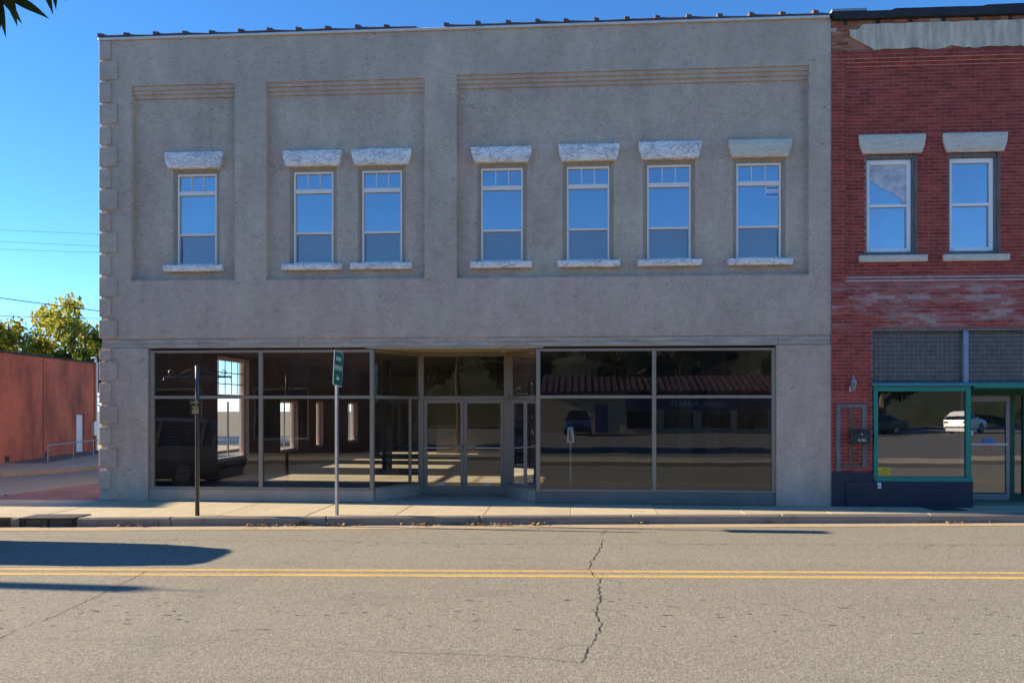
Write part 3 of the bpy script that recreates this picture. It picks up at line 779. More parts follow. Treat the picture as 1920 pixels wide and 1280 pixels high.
for i, (a, b) in enumerate(WIN):
    w, inner = sash_window(SB, i, a, b)
    la, lb, lz = LIN[i]
    rough_stone(la, lb, WZ1 + 0.004, lz, 0.065, 0.03, 0.16, 3.7 * i + 1).build('lintel', 'limestone' if i == 6 else 'marble', SB, smooth=False)
    mb = rough_stone(la - 0.02, lb + 0.01, WZ0 - 0.125, WZ0 - 0.003, 0.0, 0.01, 0.29, 5.1 * i + 2)
    for k, p in enumerate(mb.v): mb.v[k] = (p[0], min(p[1], 0.012) * 0.6 if p[1] < 0.1 else p[1], p[2])
    mb.build('sill', 'marble', SB)
    if i == 6:
        xa, xb, za, zb = inner
        st = MB().quad((xb - 0.245, 0.2205, zb - 0.215), (xb - 0.004, 0.2205, zb - 0.215), (xb - 0.004, 0.2205, zb - 0.003), (xb - 0.245, 0.2205, zb - 0.003)).build('notice', 'sign_white', w)
        st['label'] = 'small blue and white notice taped in the upper pane'
        MB().box(xb - 0.232, xb - 0.012, 0.2165, 0.2195, zb - 0.20, zb - 0.14).box(xb - 0.232, xb - 0.012, 0.2165, 0.2195, zb - 0.065, zb - 0.02).build('notice_print', 'sign_blue', w)
        mk = MB()
        for k in range(11):
            u = xb - 0.222 + k * 0.0185
            mk.bar((u, 0.2185, zb - 0.125), (u + random.uniform(-.006, .012), 0.2185, zb - 0.085), 0.002, 0.006, (0, 1, 0))
        mk.build('notice_lettering', 'sign_blue', w)
# little anchor eyes under the windows
for xx, zz in ((-8.62, 4.50), (-4.36, 4.49), (-1.75, 4.53), (-0.13, 4.50), (1.9, 4.50), (3.96, 4.49), (-2.22, 4.49)):
    MB().tube([(xx, 0.095, zz), (xx, 0.03, zz + 0.01), (xx + 0.015, 0.02, zz - 0.01)], 0.009, 6).build('anchor_hook', 'galvanised', SB)

# storefront
SF = [-8.433, -6.204, -3.963]; SFR = [-0.682, 1.551, 3.812]
HZ0, HZ1, TZ0, TZ1, BZ = 2.955, 3.005, 2.04, 2.10, 0.235
def mull(x, z0=0.235, z1=3.005, w=0.075): return box('mullion', 'store_frame', SB, x - w / 2, x + w / 2, 0.03, 0.15, z0, z1, 0.006)
for x in SF + SFR: mull(x)
for x0, x1 in ((SF[0], SF[1]), (SF[1], SF[2]), (SFR[0], SFR[1]), (SFR[1], SFR[2])):
    a, b = x0 + 0.0385, x1 - 0.0385
    box('head_rail', 'store_frame', SB, a, b, 0.035, 0.145, HZ0, HZ1, 0.004)
    box('transom_bar', 'store_frame', SB, a, b, 0.035, 0.145, TZ0, TZ1, 0.006)
    box('sill_rail', 'store_frame', SB, a, b, 0.035, 0.145, BZ, BZ + 0.05, 0.004)
    for z0, z1 in ((BZ + 0.05, TZ0), (TZ1, HZ0)):
        MB().quad((a, 0.09, z0), (b, 0.09, z0), (b, 0.09, z1), (a, 0.09, z1)).build('glass_pane', 'store_pane', SB)
box('bulkhead', 'bulkhead_grey', SB, SX0 + 0.003, SF[2] + 0.037, 0.022, 0.128, 0.0, BZ - 0.002, 0.005)
box('bulkhead', 'bulkhead_slate', SB, SFR[0] - 0.037, SX1 - 0.003, 0.022, 0.128, 0.0, BZ - 0.002, 0.005)
box('jamb', 'store_frame', SB, SX0 + 0.003, SF[0] - 0.039, 0.03, 0.29, BZ, SZ1 - 0.005)
box('jamb', 'store_frame', SB, SFR[2] + 0.0395, SX1 - 0.003, 0.03, 0.29, 0.0, SZ1 - 0.005)
# recessed entry with splayed sides
DL, DR, DY = -3.235, -1.405, 1.5
def splay(p, q, mids):
    P, Q = Vector((*p, 0)), Vector((*q, 0)); d = (Q - P).normalized()
    def seg(name, t0, t1, z, w, h, m='store_frame'):
        a, b = P.lerp(Q, t0), P.lerp(Q, t1); MB().bar((a.x, a.y, z), (b.x, b.y, z), w, h).build(name, m, SB)
    seg('head_rail', 0.03, 0.965, 2.99, 0.10, 0.06); seg('transom_bar', 0.03, 0.965, 2.07, 0.10, 0.06); seg('sill_rail', 0.03, 0.965, 0.26, 0.10, 0.05)
    seg('bulkhead', 0.03, 0.97, 0.117, 0.09, 0.233, 'bulkhead_grey')
    for t in mids:
        a = P.lerp(Q, t); MB().bar((a.x, a.y, 0.286), (a.x, a.y, 2.039), 0.06, 0.06).build('mullion', 'store_frame', SB)
    cuts = [0.03] + mids + [0.965]
    for t0, t1 in zip(cuts[:-1], cuts[1:]):
        a, b = P.lerp(Q, t0), P.lerp(Q, t1)
        MB().quad((a.x, a.y, 0.285), (b.x, b.y, 0.285), (b.x, b.y, TZ0), (a.x, a.y, TZ0)).build('glass_pane', 'store_pane', SB)
    a, b = P.lerp(Q, 0.03), P.lerp(Q, 0.965)
    MB().quad((a.x, a.y, TZ1), (b.x, b.y, TZ1), (b.x, b.y, HZ0), (a.x, a.y, HZ0)).build('glass_pane', 'store_pane', SB)
splay((SF[2] + 0.0, 0.09), (DL - 0.03, DY), [0.78])
splay((SFR[0] - 0.0, 0.09), (DR + 0.03, DY), [0.42])
for x in (DL, DR): box('door_jamb', 'store_frame', SB, x - 0.06, x + 0.06, DY - 0.05, DY + 0.07, 0.02, 3.02, 0.006)
box('door_head', 'store_frame', SB, DL + 0.061, DR - 0.061, DY - 0.045, DY + 0.065, 2.04, 2.11, 0.005)
box('head_rail', 'store_frame', SB, DL + 0.061, DR - 0.061, DY - 0.045, DY + 0.065, 2.96, 3.02, 0.005)
MB().quad((DL + 0.061, DY, 2.11), (DR - 0.061, DY, 2.11), (DR - 0.061, DY, 2.96), (DL + 0.061, DY, 2.96)).build('glass_pane', 'store_pane', SB)
MB().prism([(SF[2] - 0.1, 0.012), (SFR[0] + 0.1, 0.012), (DR + 0.2, DY + 0.3), (DL - 0.2, DY + 0.3)], 3.021, 3.049).build('soffit', 'soffit', SB)
MB().prism([(SF[2] + 0.045, -0.001), (SFR[0] - 0.045, -0.001), (DR + 0.07, DY + 0.16), (DL - 0.07, DY + 0.16)], -0.1, 0.012).build('entry_floor', 'concrete', SB)
dm = (DL + DR) / 2
for s, (a, b) in ((1, (DL + 0.064, dm - 0.004)), (-1, (dm + 0.004, DR - 0.064))):
    f = MB(); f.box(a, a + 0.07, DY - 0.02, DY + 0.03, 0.02, 2.036); f.box(b - 0.07, b, DY - 0.02, DY + 0.03, 0.02, 2.036)
    f.box(a + 0.07, b - 0.07, DY - 0.02, DY + 0.03, 1.955, 2.036); f.box(a + 0.07, b - 0.07, DY - 0.02, DY + 0.03, 0.02, 0.20)
    d = f.build('door', 'store_frame', SB)
    MB().quad((a + 0.07, DY, 0.20), (b - 0.07, DY, 0.20), (b - 0.07, DY, 1.955), (a + 0.07, DY, 1.955)).build('door_glass', 'store_pane', d)
    MB().bar((a + 0.03, DY - 0.055, 1.01), (b - 0.03, DY - 0.055, 1.01), 0.02, 0.02).build('push_bar', 'galvanised', d)
    e = b - 0.02 if s > 0 else a + 0.02
    MB().box(min(e, e - s * 0.25), max(e, e - s * 0.25), DY - 0.075, DY - 0.045, 1.0, 1.055).build('push_plate', 'store_frame', d)
    c = (a + b) / 2 - s * 0.06
    MB().box(c - 0.055, c + 0.055, DY - 0.006, DY - 0.003, 0.215, 0.26).build('sticker', 'sign_white', d)
MB().lathe((-1.42, 0.9, 2.985), [(0.0, 0.0), (0.03, 0.004), (0.03, 0.035)], 10).build('soffit_lamp', 'lamp_clear', SB)

# ------------------------------------------------------------------ brick shop on the right
BS = thing('brick_shop', 'old red brick shop with teal framed window and navy base', 'building')
BX0, BX1, BZT = 4.868, 9.9, 9.17
RW = [(5.512, 6.469), (7.032, 7.977), (8.62, 9.56)]
RZ0, RZ1 = 4.735, 6.645
us = [BX0, BX1, 5.13, 5.62, 8.98, 9.62] + [v for w in RW for v in w]
vs = [0.0, 3.33, 4.27, 4.337, 8.30, 8.367, 8.434, 8.545, BZT, RZ0, RZ1, 0.64]
def bdepth(u, v):
    if 5.62 < u < 9.62 and v < 3.33: return None
    for a, b in RW:
        if a < u < b and RZ0 < v < RZ1: return None
    if v > 8.545: return 0.01
    if v > 8.434: return -0.03
    if u < 5.13 or v < 4.27: return -0.02
    if v > 8.367: return 0.0
    if v > 8.30: return 0.025
    if v < 4.337: return 0.02
    return 0.05
relief(us, vs, lambda u, v: None if bdepth(u, v) is None else bdepth(u, v) + 0.007, 0.3, lambda u, v, d: (u, d, v)).build('wall', 'mortar', BS)
CH, BL, J = 0.0667, 0.2135, 0.0095
bricks, rough = [], []
row = 0; z = 0.64
cu = sorted(set(us))
while z < BZT - 0.03:
    z1 = z + CH - J; zc = (z + z1) / 2
    segs = []
    for a, b in zip(cu[:-1], cu[1:]):
        d = bdepth((a + b) / 2, zc)
        if d is None: continue
        if segs and abs(segs[-1][1] - a) < 1e-6 and abs(segs[-1][2] - d) < 1e-6: segs[-1][1] = b
        else: segs.append([a, b, d])
    for a, b, d in segs:
        off = (row % 2) * BL / 2
        k = math.floor((a - BX0 - off) / BL)
        while True:
            x0 = BX0 + off + k * BL; x1 = x0 + BL - J; k += 1
            if x0 >= b: break
            x0c, x1c = max(x0, a + 0.001), min(x1, b - 0.001)
            if x1c - x0c < 0.025: continue
            full = abs((x1c - x0c) - (BL - J)) < 1e-4
            if zc > 8.545:
                if random.random() < 0.04: continue
                rough.append((x0c, x1c, z, z1, d + random.uniform(-0.012, 0.006)))
            else: bricks.append((x0c, x1c, z, z1, d, full))
    z += CH; row += 1
bricks.sort(key=lambda q: (0 if q[5] and q[0] < 8.3 else 1, q[0] ** 2 + 16.8 ** 2 + ((q[2] - 1.85)) ** 2))
one = MB().box(0, BL - J, 0, 0.05, 0, CH - J); one.f = [f for f in one.f if f != (2, 3, 7, 6)]
bme = one.mesh('brick', 'brick')
for q in bricks[:300]:
    o = bpy.data.objects.new('brick', bme); col.objects.link(o); o.parent = BS
    o.location = (q[0], q[4] + random.uniform(-0.0015, 0.0015), q[2])
rest = MB()
for q in bricks[300:]: rest.box(q[0], q[1], q[4] + random.uniform(-0.0015, 0.0015), q[4] + 0.05, q[2], q[3])
tag(rest.build('brickwork', 'brick', BS), kind='stuff')
rr = MB()
for q in rough: rr.box(q[0], q[1], q[4], 0.05, q[2], q[3])
o = tag(rr.build('rough_brickwork', 'rough_brick', BS), kind='stuff'); o['label'] = 'exposed orange common brick at the parapet'
# grey render patch left on the parapet
top, bot = [], []
n = 60
for k in range(n + 1):
    x = 5.2 + (9.85 - 5.2) * k / n
    top.append((x, 9.085 + 0.02 * mnoise.noise((x * 4, 1, 0)) - (0.10 if k < 3 else 0)))
    b_ = 8.60 + 0.05 * mnoise.noise((x * 2.6, 5, 0)) + 0.03 * mnoise.noise((x * 9, 8, 0))
    if k < 6: b_ = 8.60 + (6 - k) * 0.045
    bot.append((x, b_))
mb = MB()
for (a, t0), (b, t1), (_, b0), (_, b1) in zip(top[:-1], top[1:], bot[:-1], bot[1:]):
    mb.quad((a, -0.022, b0), (b, -0.022, b1), (b, -0.022, t1), (a, -0.022, t0))
    mb.quad((a, -0.022, b0), (a, 0.02, b0), (b, 0.02, b1), (b, -0.022, b1))
    mb.quad((a, -0.022, t0), (b, -0.022, t1), (b, 0.02, t1), (a, 0.02, t0))
mb.build('render_patch', 'render_patch', BS)
for k in range(8):   # beam pockets under the roof edge
    x = 5.1 + k * 0.6
    box('beam_pocket', 'roof_tar', BS, x, x + 0.06, -0.012, 0.04, 9.09, 9.165)
rf = MB(); n = 70; P = []
for k in range(n + 1):
    x = BX0 - 0.004 + (BX1 - BX0) * k / n
    P.append((x, 9.30 + 0.012 * mnoise.noise((x * 1.4, 0, 0)) + (0.03 if x > 5.9 else 0.0) + (0.018 if x > 7.6 else 0) - (0.03 if abs(x - 5.93) < 0.05 else 0), 9.17 + 0.02 * mnoise.noise((x * 2, 3, 0))))
for a, b in zip(P[:-1], P[1:]):
    rf.quad((a[0], -0.10, a[2]), (b[0], -0.10, b[2]), (b[0], -0.10, b[1]), (a[0], -0.10, a[1]))
    rf.quad((a[0], -0.10, a[1]), (b[0], -0.10, b[1]), (b[0], 0.5, b[1] + 0.01), (a[0], 0.5, a[1] + 0.01))
    rf.quad((a[0], -0.10, a[2]), (a[0], 0.06, 9.172), (b[0], 0.06, 9.172), (b[0], -0.10, b[2]))
rf.build('roof_edge', 'roof_tar', BS)
box('roof_flashing', 'blue_steel', BS, 4.86, 5.5, -0.09, 0.2, 9.315, 9.36)
box('side_wall', 'mortar', BS, BX1 - 0.2, BX1 - 0.003, 0.31, 14, 0.0, 9.1)
box('back_wall', 'mortar', BS, BX0, BX1 - 0.21, 13.7, 14, 0.0, 9.1)
box('roof', 'roof_tar', BS, BX0 + 0.003, BX1 - 0.003, 0.31, 14, 9.105, 9.16)
box('upper_floor', 'inside_dark', BS, BX0 + 0.003, BX1 - 0.21, 0.302, 13.69, 3.42, 3.6)
box('interior_floor', 'inside_floor', BS, BX0 + 0.003, BX1 - 0.21, 0.31, 13.69, -0.2, 0.012)
box('interior_wall', 'inside_plaster', BS, BX0 + 0.003, BX1 - 0.21, 6.0, 6.1, 0.013, 3.41)
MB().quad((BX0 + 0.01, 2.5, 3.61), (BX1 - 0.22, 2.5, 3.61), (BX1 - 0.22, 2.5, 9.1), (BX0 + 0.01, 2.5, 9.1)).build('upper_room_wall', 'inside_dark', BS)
# shop sash windows
for i, (a, b) in enumerate(RW):
    t = MB(); a += 0.003; b -= 0.003
    t.box(a, a + 0.025, 0.06, 0.28, RZ0, RZ1); t.box(b - 0.075, b, 0.10, 0.28, RZ0, RZ1); t.box(b - 0.035, b - 0.003, 0.07, 0.099, RZ0, RZ1)
    t.box(a + 0.026, b - 0.076, 0.08, 0.28, RZ1 - 0.075, RZ1); t.box(a + 0.026, b - 0.076, 0.09, 0.28, RZ0, RZ0 + 0.07)
    w = t.build('window', 'weathered_wood', BS)
    fa, fb, f0, f1 = a + 0.03, b - 0.08, RZ0 + 0.074, RZ1 - 0.08
    fr = MB(); k = 0.075
    fr.box(fa, fa + k, 0.14, 0.24, f0, f1); fr.box(fb - k, fb, 0.14, 0.24, f0, f1); fr.box(fa + k, fb - k, 0.14, 0.24, f1 - 0.09, f1); fr.box(fa + k, fb - k, 0.14, 0.24, f0, f0 + 0.075)
    fr.build('frame', 'white_frame', w, bevel=0.006)
    zm = (f0 + f1) / 2 - 0.02
    box('meeting_rail', 'white_frame', w, fa + k, fb - k, 0.15, 0.23, zm, zm + 0.055, 0.005)
    MB().quad((fa + k, 0.19, zm + 0.055), (fb - k, 0.19, zm + 0.055), (fb - k, 0.19, f1 - 0.09), (fa + k, 0.19, f1 - 0.09)).build('pane', 'sky_pane', w)
    MB().quad((fa + k, 0.205, f0 + 0.075), (fb - k, 0.205, f0 + 0.075), (fb - k, 0.205, zm), (fa + k, 0.205, zm)).build('pane', 'sky_pane', w)
    if i == 0:   # torn plastic film hanging over the upper pane
        X0, X1, Zt, Zb = fa + k + 0.003, fb - k - 0.003, f1 - 0.092, zm + 0.058
        fl = MB(); nx, nz = 26, 18; V = {}
        for p in range(nx + 1):
            u = p / nx
            low = max(Zb, Zt - (0.36 + 0.52 * u) * (Zt - Zb) - 0.03 + 0.05 * mnoise.noise((u * 7, 2, 0)) - (0.0 if u < 0.85 else 0.25))
            for q in range(nz + 1):
                v = q / nz; Z = Zt + (low - Zt) * v
                V[p, q] = len(fl.v)
                fl.v.append((X0 + (X1 - X0) * u, 0.184 + 0.003 * mnoise.noise((u * 9, Z * 12, 1)), Z))
        for p in range(nx):
            for q in range(nz): fl.f.append((V[p, q], V[p + 1, q], V[p + 1, q + 1], V[p, q + 1]))
        o = fl.build('plastic_film', 'film', w); o['label'] = 'torn crumpled plastic film over the upper pane'
    la, lb = ((5.384, 6.605), (6.925, 8.092), (8.5, 9.7))[i]
    rough_stone(la, lb, RZ1 + 0.004, 7.005, 0.07, 0.0, 0.09, 11 + 4.1 * i).build('lintel', 'limestone', BS)
    box('sill', 'limestone', BS, la, lb + 0.03, -0.03, 0.28, RZ0 - 0.13, RZ0 - 0.002, 0.012)
# shopfront
box('lintel_beam', 'weathered_wood', BS, 5.62, 9.62, -0.035, 0.1, 3.30, 3.345, 0.004)
box('transom_post', 'blue_steel', BS, 7.285, 7.37, -0.03, 0.12, 2.325, 3.299, 0.004)
for xa, xb in ((5.63, 7.283), (7.372, 9.6)):
    nx = int((xb - xa) / 0.083); nz = 12; dx = (xb - xa) / nx; dz = (3.298 - 2.33) / nz
    tl = MB()
    for p in range(nx):
        for q in range(nz):
            x0, z0 = xa + p * dx + 0.004, 2.33 + q * dz + 0.004; x1, z1 = x0 + dx - 0.008, z0 + dz - 0.008
            t = random.uniform(-0.002, 0.002); s = random.uniform(-0.002, 0.002); y = 0.045
            tl.add([(x0, y + 0.02, z0), (x1, y + 0.02, z0), (x1, y + 0.02, z1), (x0, y + 0.02, z1), (x0 + 0.004, y + t, z0 + 0.004), (x1 - 0.004, y - t, z0 + 0.004), (x1 - 0.004, y - t + s, z1 - 0.004), (x0 + 0.004, y + t + s, z1 - 0.004)],
                   [(4, 5, 6, 7), (0, 1, 5, 4), (1, 2, 6, 5), (2, 3, 7, 6), (3, 0, 4, 7)])
    tag(tl.build('prism_glass_tiles', 'prism_tile', BS), kind='stuff')
    box('prism_leading', 'prism_lead', BS, xa, xb, 0.058, 0.09, 2.33, 3.298)
box('shop_ledge', 'teal_ledge', BS, 5.60, 7.46, -0.09, 0.10, 2.262, 2.325, 0.01)
box('shop_ledge', 'teal_paint', BS, 7.462, 9.6, -0.06, 0.10, 2.225, 2.329, 0.008)
f = MB(); f.box(5.64, 5.715, -0.05, 0.06, 0.495, 2.26); f.box(7.32, 7.40, -0.05, 0.06, 0.495, 2.26); f.box(5.716, 7.319, -0.05, 0.06, 2.165, 2.259); f.box(5.66, 7.44, -0.075, 0.06, 0.475, 0.565)
f.v = [(p[0] , p[1], p[2]) for p in f.v]
sw = f.build('shop_window', 'teal_paint', BS, bevel=0.005)
MB().quad((5.716, 0.0, 0.566), (7.319, 0.0, 0.566), (7.319, 0.0, 2.164), (5.716, 0.0, 2.164)).build('pane', 'shop_pane', sw)
bl = MB().box(7.255, 7.30, 0.04, 0.06, 0.57, 2.16).build('curtain_edge', 'sign_white', sw)
n_ = box('camera_notice', 'yellow_vinyl', sw, 5.722, 5.952, -0.006, -0.003, 0.588, 0.733)
text('notice_lettering', 'SMILE', 0.052, 'print_black', sw, (5.865, -0.008, 0.683), depth=0.0006)
text('notice_lettering', "YOU'RE ON", 0.042, 'print_black', sw, (5.837, -0.008, 0.642), depth=0.0006)
text('notice_lettering', 'CAMERA', 0.042, 'print_black', sw, (5.837, -0.008, 0.600), depth=0.0006)
MB().lathe((0, 0, 0), [(0.024, 0), (0.024, 0.002)], 12)
box('navy_base', 'navy_paint', BS, 5.125, 7.438, -0.06, 0.12, 0.0, 0.474, 0.006)
box('navy_base', 'navy_paint', BS, 4.87, 5.638, -0.034, 0.12, 0.001, 0.645, 0.006)
st = box('sticker', 'sign_white', BS, 5.70, 5.765, -0.064, -0.0615, 0.345, 0.452)
MB().box(5.705, 5.75, -0.0665, -0.065, 0.385, 0.395).box(5.705, 5.72, -0.0665, -0.065, 0.365, 0.385).build('sticker_print', 'navy_paint', BS)
# recessed entry of the shop
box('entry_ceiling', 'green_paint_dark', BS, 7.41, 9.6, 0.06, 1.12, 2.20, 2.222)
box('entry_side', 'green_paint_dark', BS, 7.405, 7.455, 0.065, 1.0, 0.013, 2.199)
box('entry_floor', 'concrete', BS, 7.44, 9.6, -0.003, 1.05, -0.1, 0.02)
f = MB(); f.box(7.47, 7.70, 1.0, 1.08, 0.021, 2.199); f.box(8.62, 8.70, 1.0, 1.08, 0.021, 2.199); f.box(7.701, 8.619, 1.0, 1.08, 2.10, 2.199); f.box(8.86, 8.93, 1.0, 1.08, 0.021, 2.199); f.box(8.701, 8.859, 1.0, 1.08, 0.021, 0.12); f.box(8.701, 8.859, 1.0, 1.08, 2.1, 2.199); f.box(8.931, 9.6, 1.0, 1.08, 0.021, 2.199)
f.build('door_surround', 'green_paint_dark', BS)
MB().quad((8.701, 1.04, 0.12), (8.859, 1.04, 0.12), (8.859, 1.04, 2.1), (8.701, 1.04, 2.1)).build('side_light', 'shop_pane', BS)
f = MB(); f.box(7.703, 7.76, 1.01, 1.06, 0.03, 2.095); f.box(8.54, 8.617, 1.01, 1.06, 0.03, 2.095); f.box(7.761, 8.539, 1.01, 1.06, 1.985, 2.095); f.box(7.761, 8.539, 1.01, 1.06, 0.03, 0.155)
d = f.build('door', 'alu_door', BS)
MB().quad((7.761, 1.035, 0.155), (8.539, 1.035, 0.155), (8.539, 1.035, 1.985), (7.761, 1.035, 1.985)).build('door_glass', 'shop_pane', d)
MB().bar((7.76, 0.985, 1.14), (8.56, 0.985, 1.14), 0.03, 0.04).build('push_bar', 'flashing', d)
box('door_card', 'sign_blue', d, 8.10, 8.32, 1.02, 1.03, 1.165, 1.25)
bd = MB().lathe((0, 0, 0), [(0.0, 0.0), (0.055, 0.0), (0.055, 0.003)], 16).build('round_sticker', 'sign_white', d); bd.location = (7.88, 1.03, 1.36); bd.rotation_euler = (R(90), 0, 0)
# weathered boards fixed to the brick pier
for (x0, x1, z0, z1, m, y) in ((4.945, 5.03, 0.65, 1.93, 'weathered_wood', -0.055), (5.185, 5.265, 0.80, 1.86, 'rust_wood', -0.035), (5.43, 5.51, 0.74, 1.93, 'weathered_wood', -0.045), (5.032, 5.428, 1.86, 1.93, 'weathered_wood', -0.042), (5.032, 5.428, 0.72, 0.79, 'rust_wood', -0.03)):
    box('fixing_board', m, BS, x0, x1, y, -0.0205, z0, z1, 0.004)
mbx = thing('mailbox', 'black wall mailbox with white house numbers on brick pier', 'mailbox', loc=(5.365, -0.055, 1.18))
box('body', 'black_metal', mbx, -0.185, 0.185, -0.10, 0.0, 0.0, 0.22, 0.008)
MB().prism([(-0.19, -0.112), (0.19, -0.112), (0.19, 0.0), (-0.19, 0.0)], 0.205, 0.262).build('lid', 'black_metal', mbx, bevel=0.012)
kn = MB().lathe((0, 0, 0), [(0.0, 0.0), (0.014, 0.0), (0.014, -0.006), (0.0, -0.006)], 12).build('lock', 'sign_white', mbx); kn.location = (0.02, -0.101, 0.185); kn.rotation_euler = (R(-90), 0, 0)
text('house_number', '6102', 0.075, 'sign_white', mbx, (0.02, -0.103, 0.05), depth=0.0015)
# lantern
ln = thing('wall_lantern', 'grey carriage lantern mounted on the brick pier', 'lantern', loc=(5.245, -0.02, 2.15))
box('back_plate', 'galvanised', ln, -0.05, 0.0, -0.02, 0.0, 0.0, 0.12, 0.006)
MB().tube([(-0.02, -0.01, 0.03), (-0.01, -0.06, 0.0), (0.0, -0.10, 0.03), (0.0, -0.10, 0.06)], 0.009, 8).build('arm', 'galvanised', ln)
MB().lathe((0, -0.10, 0.05), [(0.012, 0.0), (0.035, 0.01), (0.04, 0.02), (0.034, 0.022)], 6).build('lantern_base', 'galvanised', ln)
MB().lathe((0, -0.10, 0.072), [(0.034, 0.0), (0.052, 0.12)], 6).build('lantern_glass', 'lantern_pane', ln)
for k in range(6):
    t = k * math.pi / 3
    MB().tube([(0.035 * math.cos(t), -0.10 + 0.035 * math.sin(t), 0.072), (0.054 * math.cos(t), -0.10 + 0.054 * math.sin(t), 0.192)], 0.004, 5).build('lantern_rib', 'galvanised', ln)
MB().lathe((0, -0.10, 0.19), [(0.062, 0.0), (0.066, 0.008), (0.035, 0.055), (0.012, 0.07), (0.012, 0.085), (0.018, 0.095), (0.006, 0.125), (0.0, 0.13)], 6).build('lantern_cap', 'galvanised', ln)

# ------------------------------------------------------------------ signs on the pavement
bp = thing('bracket_post', 'slim black post with scrolled empty sign bracket on sidewalk', 'sign post', loc=(-6.474, -2.255, 0.0))
MB().tube([(0, 0, 0), (0, 0, 2.57), (0, 0, 2.585), (0, 0, 2.592)], [0.037, 0.037, 0.03, 0.01], 16).build('post', 'post_paint', bp, smooth=True)
MB().tube([(-0.61, 0, 2.385), (0.60, 0, 2.39)], 0.016, 8).build('arm', 'black_metal', bp)
def spiral(cx, cz, r0, turns, a0, s=1, n=26):
    return [(cx + s * r0 * (1 - 0.72 * k / n) * math.cos(a0 + turns * 6.283 * k / n), 0, cz + r0 * (1 - 0.72 * k / n) * math.sin(a0 + turns * 6.283 * k / n)) for k in range(n + 1)]
for s in (-1, 1):
    MB().tube([(s * 0.10, 0, 2.53), (s * 0.42, 0, 2.405)], 0.006, 6).build('brace', 'black_metal', bp)
    MB().tube([(s * 0.43, 0, 2.40)] + spiral(s * 0.46, 2.465, 0.062, 1.5, R(-90), s), 0.006, 6).build('scroll', 'black_metal', bp)
    MB().tube([(s * 0.05, 0, 2.26), (s * 0.17, 0, 2.30), (s * 0.25, 0, 2.372)], 0.006, 6).build('brace', 'black_metal', bp)
    MB().tube(spiral(s * 0.28, 2.325, 0.035, 1.3, R(70), s), 0.005, 6).build('scroll', 'black_metal', bp)
    MB().tube([(s * 0.59, 0, 2.38), (s * 0.605, 0, 2.34), (s * 0.59, 0, 2.32)], 0.006, 6).build('hook', 'black_metal', bp)
box('plate', 'black_metal', bp, -0.095, 0.08, -0.056, -0.0425, 1.735, 2.0, 0.003)
pr = MB()
for x0, x1, z0, z1 in ((-0.02, 0.02, 1.972, 1.988), (-0.09, 0.055, 1.945, 1.96), (-0.015, 0.018, 1.912, 1.932), (-0.062, 0.04, 1.872, 1.884), (-0.055, 0.02, 1.845, 1.858), (0.028, 0.042, 1.84, 1.862), (-0.062, 0.05, 1.802, 1.826), (-0.062, 0.05, 1.762, 1.786)):
    pr.box(x0, x1, -0.0585, -0.0565, z0, z1)
pr.build('plate_print', 'gold_print', bp)
gs = thing('green_sign_post', 'green metal sign with white lettering on galvanised post', 'street sign', loc=(-4.10, -2.015, 0.0), rz=R(80))
MB().box(-0.03, 0.03, -0.012, 0.012, 0.0, 2.30).build('post', 'galvanised', gs, bevel=0.003)
pf = MB(); pf.box(-0.032, -0.018, -0.03, -0.0125, 0.0, 2.30); pf.box(0.018, 0.032, -0.03, -0.0125, 0.0, 2.30); pf.build('post_flange', 'galvanised', gs)
def rrect(w, h, r, n=5):
    P = []
    for cx, cz, a in ((w / 2 - r, h / 2 - r, 0), (-w / 2 + r, h / 2 - r, 90), (-w / 2 + r, -h / 2 + r, 180), (w / 2 - r, -h / 2 + r, 270)):
        for k in range(n + 1): t = R(a + 90 * k / n); P.append((cx + r * math.cos(t), cz + r * math.sin(t)))
    return P
def plate(poly, y0, y1, zc):
    n = len(poly); mb = MB()
    mb.add([(x, y0, zc + z) for x, z in poly] + [(x, y1, zc + z) for x, z in poly], [tuple(range(n)), tuple(range(n, 2 * n))[::-1]] + [(i, (i + 1) % n, n + (i + 1) % n, n + i) for i in range(n)]); return mb
plate(rrect(0.36, 0.60, 0.03), -0.036, -0.031, 2.535).build('sign_border', 'sign_white', gs)
plate(rrect(0.338, 0.578, 0.022), -0.0385, -0.0362, 2.535).build('sign_panel', 'sign_green', gs)
lt = MB()
for z0, z1, xa, xb, st in ((2.665, 2.735, -0.10, 0.09, 0.022), (2.50, 2.585, -0.15, 0.155, 0.03)):
    x = xa
    while x < xb - 0.01:
        w = st * random.uniform(0.5, 0.8)
        lt.box(x, x + w * 0.45, -0.0405, -0.039, z0, z1); lt.box(x + w * 0.45, x + w, -0.0405, -0.039, (z0 + z1) / 2 - 0.007, (z0 + z1) / 2 + 0.007)
        lt.box(x + w * 0.45, x + w, -0.0405, -0.039, z1 - 0.014, z1)
        x += st
lt.box(-0.05, -0.032, -0.0405, -0.039, 2.325, 2.42); lt.box(-0.031, 0.05, -0.0405, -0.039, 2.345, 2.385)
lo_ = lt.build('sign_lettering', 'sign_white', gs)
for o in list(gs.children):
    if o.name.startswith('sign'):
        for v in o.data.vertices:      # the panel hangs a little crooked on its post
            p = Matrix.Rotation(R(6), 3, 'Y') @ Vector((v.co.x, 0, v.co.z - 2.535)); v.co.x = p.x; v.co.z = p.z + 2.535
fs = thing('flyer_stand', 'white flyer in slim floor stand just inside the storefront glass', 'flyer stand', loc=(-0.055, 0.55, 0.0))
MB().lathe((0, 0, 0.006), [(0.0, 0.0), (0.10, 0.0), (0.10, 0.008), (0.012, 0.02)], 14).build('base', 'galvanised', fs)
MB().tube([(0, 0, 0.02), (0, 0, 1.17)], 0.016, 8).build('stem', 'galvanised', fs)
